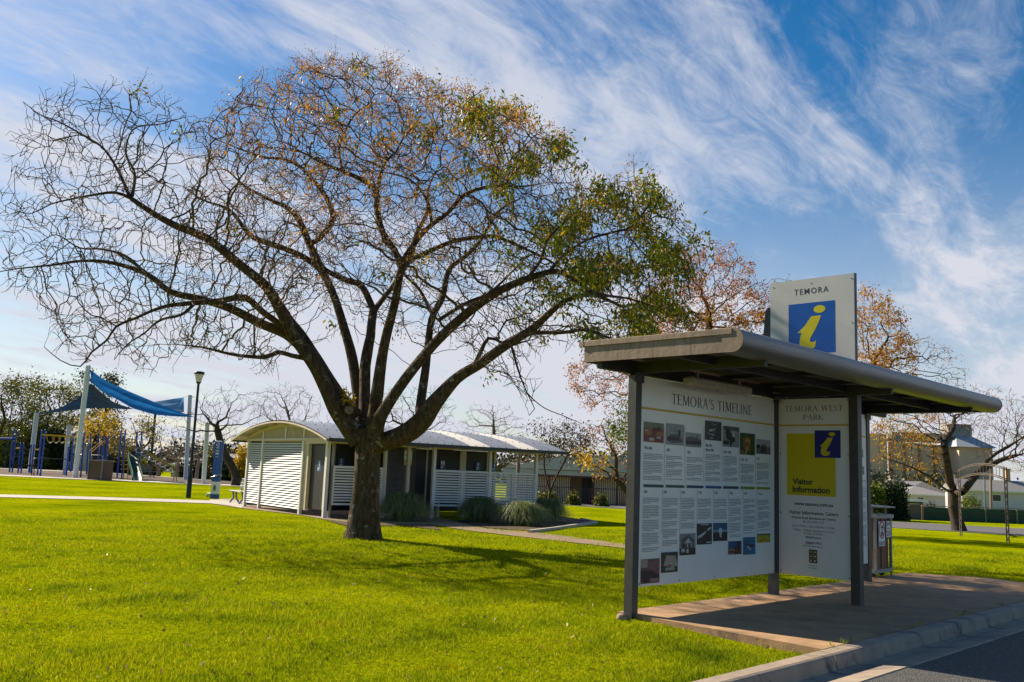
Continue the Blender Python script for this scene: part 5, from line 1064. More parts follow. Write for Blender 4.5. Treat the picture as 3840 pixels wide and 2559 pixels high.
mb = MB(); V, F = patch_sail([(338, 1386), (370, 1410), (400, 1431), (483, 1468), (579, 1508), (665, 1542), (727, 1565)], [(342, 1432), (378, 1467), (443, 1501), (499, 1533), (582, 1556), (649, 1562), (727, 1565)], YA, YA-4, YA, YA-4); V = [p-PA[0] for p in V]; mb.add(V, F, 0, True)
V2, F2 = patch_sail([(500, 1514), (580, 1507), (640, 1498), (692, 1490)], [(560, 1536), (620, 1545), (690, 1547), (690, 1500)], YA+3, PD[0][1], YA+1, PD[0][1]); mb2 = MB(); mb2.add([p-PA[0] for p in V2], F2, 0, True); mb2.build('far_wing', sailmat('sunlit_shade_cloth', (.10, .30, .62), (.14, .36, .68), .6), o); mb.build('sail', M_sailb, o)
mb = MB(); a, b = at(692, 1490, PD[0][1])-PA[0], PD[1]-PA[0]; mb.tube([a, b], .012, 5); mb.tube([V[0], PA[1]-PA[0]], .012, 5); a = at(727, 1565, YA-4); mb.tube([a-PA[0], at(776, 1592, PE[0][1])-PA[0]], .012, 5); mb.build('cable', M_dk, o)
o = thing('shade_sail', 'navy shade sail in shadow, spread to the leaning white post', 'shade sail', PB[0], 0, 'blue shade sails over the playground')
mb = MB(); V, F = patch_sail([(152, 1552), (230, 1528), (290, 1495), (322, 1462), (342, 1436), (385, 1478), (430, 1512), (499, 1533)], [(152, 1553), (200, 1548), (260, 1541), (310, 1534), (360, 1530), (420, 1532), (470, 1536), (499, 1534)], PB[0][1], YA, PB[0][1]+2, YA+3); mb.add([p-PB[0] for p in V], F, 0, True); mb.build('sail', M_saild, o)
mb = MB(); mb.tube([at(152, 1552, PB[0][1])-PB[0], PB[1]-PB[0]], .012, 5); mb.build('cable', M_dk, o)
# play frames
def frame_post(par, O, bx, by, tx, ty, Y, M, r=.055):
    b = at(bx, by, Y)-O; t_ = at(tx, ty, Y)-O; b[2] = min(b[2], t_[2]-.2); mb = MB(); mb.tube([b, t_], r, 8); mb.lathe([(r*1.15, 0), (r*1.1, .05), (.01, .08)], tuple(t_), 8); return mb.build('post', M, par)
O1 = gp(100, 1776); YF = O1[1]; pf = thing('step_equipment', 'low blue post step equipment with yellow step bars left of the tall white post', 'play equipment', O1)
for q in ((35, 1773, 51, 1616), (45, 1776, 62, 1615), (67, 1779, 78, 1665), (78, 1782, 89, 1665), (110, 1773, 117, 1670), (117, 1776, 128, 1670)): frame_post(pf, O1, *q, YF, M_bpost)
mb = MB(); mb.tube([at(-30, 1645, YF)-O1, at(58, 1647, YF)-O1], .09, 8); mb.build('beam', M_bpost, pf)
for a, b in (((53, 1683), (76, 1682)), ((125, 1688), (150, 1687))): mb = MB(); mb.tube([at(*a, YF)-O1, at(*b, YF)-O1], .05, 8); mb.build('step_bar', M_ypost, pf)
mb = MB(); mb.bar(at(41, 1744, YF)-O1, at(152, 1748, YF)-O1, .12, .1); mb.build('balance_beam', mk('dark_timber', (.05, .03, .025), None, 6, .8), pf)
O2 = gp(215, 1790); YF2 = O2[1]; rf_ = thing('ring_bars', 'yellow overhead bar with hanging rings between blue posts', 'play equipment', O2)
for q in ((140, 1782, 157, 1618), (151, 1786, 170, 1615), (248, 1785, 258, 1678), (265, 1770, 276, 1628), (287, 1794, 299, 1673)): frame_post(rf_, O2, *q, YF2, M_bpost)
mb = MB(); mb.bar(at(155, 1631, YF2)-O2, at(279, 1638, YF2)-O2, .1, .1); mb.build('overhead_bar', M_ypost, rf_)
for x in (191, 213, 236, 257):
    mb = MB(); c = at(x, 1637, YF2)-O2; mb.tube([c+np.array([.26*math.cos(a), 0, .42*math.sin(a)]) for a in np.linspace(PI, 2*PI, 10)], .022, 6, 0); mb.tube([c+np.array([.12*math.cos(a), 0, .42*math.sin(a)-.02]) for a in np.linspace(1.35*PI, 1.65*PI, 4)], .035, 6, 1); mb.build('ring', [M_ypost, M_signwhite], rf_)
O3 = gp(430, 1797); YF3 = O3[1]; cf = thing('play_frame', 'blue and yellow climbing frame with a green slide and sloping ladder', 'play equipment', O3)
for bx, by, tx, ty, dy in ((302, 1794, 316, 1625, 0), (336, 1780, 340, 1632, 4), (366, 1780, 370, 1629, 4), (386, 1780, 390, 1638, 3), (392, 1795, 406, 1638, 0), (439, 1794, 455, 1617, 0), (456, 1798, 470, 1617, 0), (505, 1775, 515, 1622, 3), (520, 1772, 532, 1621, 3), (324, 1780, 330, 1680, 4), (378, 1778, 382, 1680, 4)): frame_post(cf, O3, bx, by, tx, ty, YF3+dy, M_bpost)
mb = MB()
for a, b in (((337, 1691), (384, 1654)), ((341, 1699), (392, 1656)), ((312, 1660), (370, 1664))): mb.tube([at(*a, YF3+2)-O3, at(*b, YF3+2)-O3], .03, 6)
mb.build('yellow_brace', M_ypost, cf)
for x0, x1, y0, y1 in ((405, 444, 1652, 1699), (470, 508, 1648, 1682)):
    mb = MB(); Yp = YF3+1.5
    for x in np.linspace(x0, x1, 7): mb.tube([at(x, y1, Yp)-O3, at(x+3, y0, Yp)-O3], .02, 5)
    mb.tube([at(x0, y1, Yp)-O3, at(x1, y1, Yp)-O3], .03, 6); mb.tube([at(x0+3, y0, Yp)-O3, at(x1+3, y0, Yp)-O3], .03, 6); mb.build('guard_rail', M_ypost, cf)
mb = MB(); mb.bar(at(400, 1712, YF3+2)-O3, at(520, 1714, YF3+2)-O3, .9, .1); mb.build('deck', M_dk, cf)
mb = MB()
for y in (1712, 1728, 1744, 1760): mb.tube([at(452, y, YF3)-O3, at(482, y, YF3)-O3], .028, 6)
for x in (466, 482): mb.tube([at(x-3, 1800, YF3)-O3, at(x, 1690, YF3)-O3], .028, 6)
mb.build('step_ladder', M_ypost, cf)
# slide: trough curving to the ground
mb = MB(); CL = [(497, 1702), (497, 1712), (501, 1740), (508, 1768), (514, 1788), (514, 1800), (513, 1806)]; W_ = [17, 17, 16, 15.5, 16, 17, 17]; DY = [0, -.3, -.9, -1.5, -2.1, -2.6, -2.8]; V = []
for (x, y), w_, dy in zip(CL, W_, DY):
    Yp = YF3+dy-.3; c = at(x, y, Yp)-O3; hw = w_*Yp/FPX
    for a, hh in ((-1, .26), (-.97, .0), (-.5, -.05), (.5, -.05), (.97, 0), (1, .26), (1.12, .26), (1.1, -.12), (-1.1, -.12), (-1.12, .26)): V.append(c+np.array([hw*a, 0, hh]))
k = 10; mb.add(V, [(i*k+j, i*k+(j+1) % k, (i+1)*k+(j+1) % k, (i+1)*k+j) for i in range(len(CL)-1) for j in range(k)]); mb.add(V[:k], [tuple(range(k))]); mb.add(V[-k:], [tuple(range(k))[::-1]]); mb.build('slide', M_gslide, cf)
mb = MB()
for dx in (0, 9): mb.tube([at(513+dx, 1677, YF3)-O3, at(560+dx, 1705, YF3)-O3, at(610+dx, 1735, YF3)-O3, at(655+dx*.8, 1758, YF3)-O3, at(650+dx*1.3, 1806, YF3)-O3], .032, 6)
mb.build('sloping_ladder', M_ypost, cf)
for k in range(8):
    x, y = 520+18*k, 1690+10.6*k; mb = MB(); c = at(x, y, YF3)-O3; mb.tube([c+np.array([.16*math.cos(a), -.05, .17*math.sin(a)]) for a in np.linspace(.6*PI, 1.7*PI, 8)], .028, 6); mb.build('ladder_loop', M_signwhite, cf)
# timber clad box
O4 = gp(352, 1801); bx_ = thing('timber_bin_enclosure', 'brown timber clad bin box in front of the play frame', 'bin enclosure', O4, math.radians(-20)); M_tim = mk('brown_panel', (.12, .06, .035), (.085, .042, .026), 5, .6, stretch=(6, 6, 1)); M_timl = mk('tan_panel', (.36, .20, .11), (.30, .165, .09), 5, .6, stretch=(6, 6, 1))
h4 = 71*O4[1]/FPX; mb = MB(); mb.box((0, .5, h4/2), (1.0, .95, h4)); mb.build('panel', M_tim, bx_); mb = MB(); mb.box((-.52, .5, h4/2), (.03, .9, h4*.97)); mb.build('side_panel', M_timl, bx_)
mb = MB()
for x in (-.52, .52): mb.box((x, .01, h4/2), (.06, .06, h4+.04))
mb.box((0, .5, h4+.02), (1.1, 1.05, .05)); mb.tube([(-.5, .1, h4+.05), (-.5, .1, h4+.35), (.5, .1, h4+.35), (.5, .1, h4+.05)], .015, 5); mb.build('frame', M_alu, bx_)
# dark hand rail
O5 = gp(119, 1786); ra = thing('hand_rail', 'dark curved hand rail along the front of the playground', 'railing', O5); mb = MB(); mb.tube([(0, 0, 0), at(120, 1732, O5[1])-O5, at(124, 1722, O5[1])-O5, at(136, 1719, O5[1])-O5, at(220, 1722, O5[1]+.5)-O5, at(306, 1726, O5[1]+1)-O5, at(302, 1790, O5[1]+1)-O5], .03, 8); mb.build('rail', M_dk, ra)
mb = MB(); mb.tube([at(127, 1787, O5[1])-O5, at(129, 1730, O5[1])-O5, at(138, 1720, O5[1])-O5], .03, 8); mb.build('rail_leg', M_dk, ra)
M_db = mk('navy_slat', (.012, .03, .06), (.01, .024, .05), 5, .45)
bench('park_bench', 'navy slatted bench behind the foot of the slide', 524, 576, 1792, M_db, .45, .9)
bench('park_bench', 'pale bench on the far playground edge between white posts', 250, 300, 1768, M_alu, .45, .9)
# pale fence on the far left
def long_fence(name, label, a, b, top, M, MP, np_=10, cat='fence', gap=True, sheets=True, group=None):
    A_, B_ = a, b; O = A_; o = thing(name, label, cat, O, 0, group); d = B_-A_; L_ = np.linalg.norm(d[:2]); ang = math.atan2(d[1], d[0]); o.rotation_euler = (0, 0, ang); mb = MB(); n = int(L_/.12); V = []
    for i in range(n+1):
        x = L_*i/n; z = (d[2])*i/n; y = .025*(i % 2); V += [(x, y, z), (x, y, z+top)]
    mb.add(V, [(2*i, 2*i+2, 2*i+3, 2*i+1) for i in range(n)]); mb.build('sheeting', M, o); mb = MB()
    mb.build('rails', MP, o) if False else None
    for k in range(np_+1): x = L_*k/np_; mb.box((x, -.03, d[2]*k/np_+top/2+.02), (.07, .07, top+.04))
    mb.bar((0, -.02, top), (L_, -.02, d[2]+top), .06, .06); mb.build('post_and_cap', MP, o); return o
M_pf = mk('pale_sheet_fence', (.30, .28, .26), (.24, .225, .21), 1.5, .6)
a, b = gp(-260, 1734), gp(248, 1759); long_fence('sheet_fence', 'pale grey sheet metal fence behind the left of the playground', a, b, 72*a[1]/FPX, M_pf, M_pf)

# ------------------------------------------------------------------ house with the green roof
YH = 88.; M_groof = mk('green_iron_roof', (.03, .052, .038), (.022, .04, .03), 2, .6); M_purp = mk('maroon_trim', (.13, .035, .04), (.10, .028, .032), 5, .5); M_strip = mk('cream_sheet', (.88, .70, .42), (.8, .63, .38), 3, .6)
def hp(x, y, dy=0): return at(x, y, YH+dy)
OH = hp(2000, 1868); OH[2] = float(zg(OH[0], OH[1])); ho = thing('green_roofed_house', 'long low house with green iron roof, striped cream walls and maroon verandah posts', 'house', OH)
X0, X1_ = hp(1900, 1800)[0]-OH[0], hp(2520, 1800)[0]-OH[0]; zE = hp(2200, 1787)[2]-OH[2]; zR = hp(2250, 1706)[2]-OH[2]; zV = hp(2200, 1768)[2]-OH[2]
def ox(x): return hp(x, 1800)[0]-OH[0]
mb = MB(); n = 90
for i in range(n):
    xa = X0+(X1_-X0)*i/n; xb = xa+(X1_-X0)/n
    if ox(2140) < xa < ox(2219): continue
    xm = (xa+xb)/2; mb.quad((xa, 0, -.3), (xm, 0, -.3), (xm, 0, zE), (xa, 0, zE), 0); mb.quad((xm, .03, -.3), (xb, .03, -.3), (xb, .03, zE), (xm, .03, zE), 1)
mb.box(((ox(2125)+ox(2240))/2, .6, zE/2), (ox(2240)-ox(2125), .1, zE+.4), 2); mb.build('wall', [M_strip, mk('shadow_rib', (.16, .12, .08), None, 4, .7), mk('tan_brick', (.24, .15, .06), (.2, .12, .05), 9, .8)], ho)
mb = MB(); mb.box(((ox(2185)+ox(2219))/2, .5, zE/2), (ox(2219)-ox(2185), .08, zE+.4)); mb.build('door', mk('dark_door', (.015, .012, .012), None, 4, .5), ho)
mb = MB(); xr0, xr1 = ox(2145), X1_; P = [(X0-.4, -1.1, zE+.02), (X1_+.4, -1.1, zE+.02), (X1_+.4, 0, zV), (X0-.4, 0, zV)]; mb.add(P, [(0, 1, 2, 3)])
P = [(X0-.4, 0, zV+.05), (X1_+.4, 0, zV+.05), (xr1, 5, zR), (xr0, 5, zR), (X0-.4, 10, zV+.05), (X1_+.4, 10, zV+.05)]; mb.add(P, [(0, 1, 2, 3), (0, 3, 4), (4, 3, 2, 5), (1, 5, 2)]); mb.build('roof', M_groof, ho)
mb = MB(); mb.box(((X0+X1_)/2, -1.12, zE-.06), (X1_-X0+.8, .06, .16)); mb.build('fascia', M_purp, ho)
for x in (1975, 2060, 2137, 2221, 2311, 2400):
    mb = MB(); mb.box((ox(x), -1.05, zE/2-.1), (.14, .14, zE+.1)); mb.build('verandah_post', M_purp, ho)
OF = hp(2000, 1862, -3); OF[2] = float(zg(OF[0], OF[1])); pfn = thing('picket_fence', 'maroon picket fence along the front of the green roofed house', 'fence', OF); fx = lambda x: at(x, 1840, YH-3)[0]-OF[0]; zt_ = at(2200, 1829, YH-3)[2]-OF[2]
for xa_, xb_ in ((fx(1930), fx(2182)), (fx(2212), fx(2500))):
    mb = MB()
    for x in np.arange(xa_, xb_, .16): mb.box((x, 0, zt_/2), (.035, .03, zt_))
    mb.build('picket_panel', M_purp, pfn)
mb = MB()
for z in (.1, zt_-.05): mb.box(((fx(1930)+fx(2182))/2, .03, z), (fx(2182)-fx(1930), .05, .07)); mb.box(((fx(2212)+fx(2500))/2, .03, z), (fx(2500)-fx(2212), .05, .07))
mb.build('rail', M_purp, pfn); mb = MB()
for x in np.arange(fx(2183), fx(2212), .12): mb.box((x, 0, zt_*.5), (.03, .03, zt_*.95))
mb.build('gate', M_dk, pfn)
def sign_post(px, py, top, label):
    B = gp(px, py); h = (py-top)*B[1]/FPX; o = thing('notice_post', label, 'post', B); mb = MB(); mb.box((0, 0, h/2), (.08, .08, h)); mb.build('post', M_dk, o); mb = MB(); mb.box((.05, -.05, h*.62), (.42, .04, h*.7)); mb.build('board', M_post, o)
sign_post(2302, 1882, 1833, 'dark narrow notice board on the verge before the green roofed house')

# ------------------------------------------------------------------ right hand side: fence, houses, silo, poles, arch
YR = 81.; M_gf = mk('green_shade_fence', (.035, .075, .045), (.028, .06, .036), 2, .8); M_rail = mk('timber_rail', (.34, .25, .19), (.27, .2, .15), 5, .8)
def rp(x, y, Y=YR): return at(x, y, Y)
gf = None
def green_fence(x0, x1, lab):
    y0 = 1949+(x0-3350)*.031; y1 = 1949+(x1-3350)*.031; a, b = rp(x0, y0), rp(x1, y1); top = 53*YR/FPX; o = thing('screened_fence', lab, 'fence', a, math.atan2(b[1]-a[1], b[0]-a[0]), 'green screened fence runs'); L_ = np.linalg.norm((b-a)[:2]); dz = b[2]-a[2]
    mb = MB(); mb.add([(0, 0, -.3), (L_, 0, dz-.3), (L_, 0, dz+top-.1), (0, 0, top-.1)], [(0, 1, 2, 3)]); mb.build('screen_cloth', M_gf, o); mb = MB()
    for z in (top, ): mb.bar((0, -.04, z), (L_, -.04, dz+z), .08, .08)
    n = max(1, int(L_/2.4))
    for k in range(n+1): mb.box((L_*k/n, -.03, dz*k/n+top/2-.15), (.1, .1, top+.3))
    mb.build('rail', M_rail, o); mb = MB(); mb.bar((0, -.03, top*.52), (L_, -.03, dz+top*.52), .04, .07); mb.build('dark_rail', M_dk, o); return o
green_fence(3180, 3405, 'green screened fence run left of the mesh gate'); green_fence(3460, 4050, 'green screened fence run behind the old tree and the iron arch')
G_ = rp(3432, 1951); go = thing('mesh_gate', 'grey mesh gate with rounded frame in the green fence', 'gate', G_); w_, h_ = 46*YR/FPX, 58*YR/FPX; mb = MB(); mb.tube([(-w_/2, 0, -.2), (-w_/2, 0, h_-.15), (-w_/2+.1, 0, h_-.03), (-w_/2+.2, 0, h_), (w_/2-.2, 0, h_), (w_/2-.1, 0, h_-.03), (w_/2, 0, h_-.15), (w_/2, 0, -.2)], .035, 6); mb.build('frame', M_rail, go); mb = MB(); mb.box((0, 0, h_/2-.1), (w_-.08, .02, h_-.08)); mb.build('mesh_panel', mk('rusty_mesh', (.17, .14, .115), (.12, .10, .085), 9, .9), go)
mb = MB(); mb.box((w_/2+.12, 0, h_/2-.1), (.14, .14, h_+.1)); mb.build('gate_post', mk('orange_timber', (.42, .22, .12), None, 5, .8), go)
# iron arch
AL, AR = gp(3604, 2012), gp(3780, 2036); AR[1] = AL[1]+(AR[1]-AL[1]); ac = (AL+AR)/2; ao = thing('iron_arch', 'tall rusty iron lattice arch standing alone on the lawn', 'arch', (ac[0], ac[1], float(zg(ac[0], ac[1]))), math.atan2(AR[1]-AL[1], AR[0]-AL[0])); M_iron = mk('rusty_iron', (.12, .09, .075), (.075, .06, .052), 12, .8)
w_ = np.linalg.norm((AR-AL)[:2])/2; h_ = 262*ac[1]/FPX*.985; lw = .115
for s in (-1, 1):
    mb = MB()
    for q in (-lw, lw): mb.tube([(s*w_+q, 0, -.1), (s*w_+q, 0, h_)], .018, 6)
    n = 9; z0_ = .05; st = (h_*.84)/n
    for k in range(n): mb.bar((s*w_-lw, 0, z0_+k*st), (s*w_+lw, 0, z0_+(k+1)*st), .012); mb.bar((s*w_+lw, 0, z0_+k*st), (s*w_-lw, 0, z0_+(k+1)*st), .012)
    mb.build('lattice_leg', M_iron, ao)
mb = MB(); arcs = []
for dz in (0., -.05, -.33, -.38): arcs.append([((w_+lw)*x, 0, h_*.985+dz+.2*(1-x*x)) for x in np.linspace(-1, 1, 17)])
for P in arcs: mb.tube(P, .016, 5)
for i in range(1, 16): mb.tube([arcs[1][i], arcs[2][i]], .009, 4)
mb.build('curved_top', M_iron, ao)
# poles
for x, y, top, Y, lab, r_, M in ((3717, 1950, 1690, 95, 'pinkish timber power pole seen through the iron arch', .13, mk('pole_timber', (.26, .18, .15), (.2, .14, .12), 4, .85)), (3694, 1945, 1790, 93, 'short grey steel pole left of the power pole', .09, M_alu)):
    B = at(x, y, Y); B[2] = float(zg(B[0], B[1])); Tt = at(x-2, top, Y); o = thing('power_pole', lab, 'pole', B); mb = MB(); mb.tube([(0, 0, 0), tuple(Tt-B)], [r_, r_*.8], 10); mb.build('pole', M, o); mb = MB(); d = Tt-B; mb.box((d[0], 0, d[2]*.985), (.9 if r_ > .1 else .25, .1, .1)); mb.build('crossarm', M, o)
# houses beyond the fence
def house(name, label, x0, x1, yb, ye, yr, Y, MW, MR, depth=8, chim=None, wins=(), hipped=True):
    a, b = at(x0, yb, Y), at(x1, yb, Y); B = (a+b)/2; B[2] = float(zg(B[0], B[1])); ze = at((x0+x1)/2, ye, Y)[2]-B[2]; zr = at((x0+x1)/2, yr, Y)[2]-B[2]; W2 = (b[0]-a[0])/2
    o = thing(name, label, 'house', B); mb = MB(); mb.box((0, depth/2, ze/2-.2), (2*W2, depth, ze+.4)); n = int(ze/.2)
    wl = mb.build('wall', MW, o)
    for k in range(n): pass
    mb = MB(); e = .4; hr = depth/2 if hipped else 0
    P = [(-W2-e, -e, ze), (W2+e, -e, ze), (W2+e, depth+e, ze), (-W2-e, depth+e, ze), (-W2-e+hr, depth/2, zr), (W2+e-hr, depth/2, zr)]; mb.add(P, [(0, 1, 5, 4), (2, 3, 4, 5), (1, 2, 5), (3, 0, 4), (3, 2, 1, 0)]); rf0 = mb.build('roof', MR, o)
    mb = MB(); mb.box((0, -e, ze-.02), (2*W2+2*e, .08, .16)); mb.build('gutter', M_signwhite, rf0)
    if chim:
        c0, c1, cy = chim; xa, xb = at(c0, cy, Y)[0]-B[0], at(c1, cy, Y)[0]-B[0]; zc_ = at(c0, cy, Y)[2]-B[2]; mb = MB(); mb.box(((xa+xb)/2, depth*.55, (zc_+zr)/2-.4), (xb-xa, .7, zc_-zr+1.6)); mb.box(((xa+xb)/2, depth*.55, zc_+.35), ((xb-xa)*1.2, .85, .16)); mb.build('chimney', mk('cream_brick', (.46, .30, .19), (.38, .25, .16), 8, .8), rf0)
    for (wx0, wx1, wy0, wy1) in wins:
        p, q = at(wx0, wy0, Y), at(wx1, wy1, Y); mb = MB(); mb.box(((p[0]+q[0])/2-B[0], -.02, (p[2]+q[2])/2-B[2]), (q[0]-p[0]+.16, .06, p[2]-q[2]+.16)); f = mb.build('window', M_signwhite, o); mb = MB(); mb.box(((p[0]+q[0])/2-B[0], -.06, (p[2]+q[2])/2-B[2]), (q[0]-p[0], .03, p[2]-q[2])); mb.build('pane', mk('window_glass', (.03, .04, .045), None, 3, .1), f)
    return o
M_wb = mk('white_weatherboard', (.60, .57, .62), (.5, .475, .52), 3, .6, stretch=(.2, .2, 14)); M_groof2 = mk('grey_tin_roof', (.27, .26, .25), (.2, .19, .185), 2.5, .6, stretch=(5, 1, 1)); M_wsh = mk('white_ribbed_sheet', (.60, .57, .64), (.5, .475, .54), 5, .6, stretch=(9, 1, .2))
house('white_house', 'white house with long grey tin roof and cream chimney behind the iron arch', 3610, 3990, 1925, 1845, 1803, 104, M_wsh, M_groof2, 4, (3806, 3822, 1772), ((3722, 3752, 1856, 1880),), False)
house('weatherboard_house', 'white weatherboard house with hipped grey roof left of the old tree trunk', 3390, 3560, 1920, 1856, 1806, 112, M_wb, M_groof2, 10, None, ((3440, 3462, 1866, 1885),))
house('garden_shed', 'dark ribbed garden shed beside the mesh gate', 3400, 3462, 1915, 1878, 1872, 98, mk('slate_sheet', (.09, .10, .12), (.06, .07, .085), 5, .6, stretch=(1, 1, 12)), mk('slate_roof', (.1, .1, .11), None, 4, .6), 3, None, (), False)
house('weatherboard_house', 'pale house glimpsed behind the white end post of the sails', 640, 720, 1790, 1742, 1716, 120, M_wb, M_groof2, 8, None, ((655, 672, 1752, 1768),))
house('weatherboard_house', 'pale cottage glimpsed between the kiosk and the bare tree trunk', 838, 905, 1795, 1735, 1702, 115, M_wb, M_groof2, 8, None, ((850, 862, 1750, 1772),))
house('weatherboard_house', 'white house with a grey roof seen through the far end of the toilet verandah', 1900, 2010, 1880, 1782, 1735, 118, M_wb, M_groof2, 8, None, ((1925, 1945, 1800, 1830),))
house('weatherboard_house', 'pale gabled house half hidden behind the gum trees and white posts', 170, 262, 1765, 1668, 1590, 118, mk('grey_render', (.32, .32, .33), None, 3, .7), M_groof2, 8, None, ((190, 215, 1690, 1720),))
# grain silo
YS = 210.; M_silo = mk('silo_concrete', (.9, .58, .33), (.76, .48, .27), .25, .9, stretch=(1, 1, .3)); OS = at(3500, 1850, YS); OS[2] = float(zg(OS[0], OS[1])); sx = lambda x, y=1800: at(x, y, YS)[0]-OS[0]; sz = lambda x, y: at(x, y, YS)[2]-OS[2]
si = thing('grain_silo', 'tall pale concrete grain silo with a grey headhouse beyond the houses', 'silo', OS)
for k, (xa, xb, yt) in enumerate(((3240, 3345, 1625), (3355, 3408, 1655), (3410, 3465, 1660), (3467, 3522, 1665), (3524, 3575, 1668), (3577, 3628, 1670))):
    mb = MB(); r_ = (sx(xb)-sx(xa))/2; mb.lathe([(r_, -1), (r_, sz(xa, yt))], ((sx(xa)+sx(xb))/2, 3, 0), 24); mb.build('silo_bin', M_silo, si)
mb = MB(); x0, x1 = sx(3575), sx(3700); zt_ = sz(3640, 1680); mb.box(((x0+x1)/2, 2, zt_/2-.5), (x1-x0, 10, zt_+1)); mb.build('elevator_tower', mk('silo_shade', (.82, .55, .36), (.68, .45, .3), .3, .9), si)
mb = MB(); zt2 = sz(3600, 1632); za = sz(3640, 1680); mb.add([(sx(3560), -4, za), (sx(3710), -4, za), (sx(3710), 8, za), (sx(3560), 8, za), (sx(3590), 0, zt2), (sx(3640), 0, zt2), (sx(3640), 4, zt2), (sx(3590), 4, zt2)], [(0, 1, 5, 4), (1, 2, 6, 5), (2, 3, 7, 6), (3, 0, 4, 7), (4, 5, 6, 7)]); mb.build('tower_roof', mk('silo_roof', (.34, .36, .40), (.28, .3, .34), .5, .5), si)
mb = MB(); zb = sz(3600, 1640); zh = sz(3620, 1592); mb.box(((sx(3560)+sx(3648))/2, 2, (zb+zh)/2), (sx(3648)-sx(3560), 4.5, zh-zb)); mb.box(((sx(3355)+sx(3570))/2, 3, sz(3460, 1640)), (sx(3570)-sx(3355), 4, 2.0)); mb.build('headhouse', mk('grey_cladding', (.30, .30, .30), (.24, .24, .24), .5, .7), si)

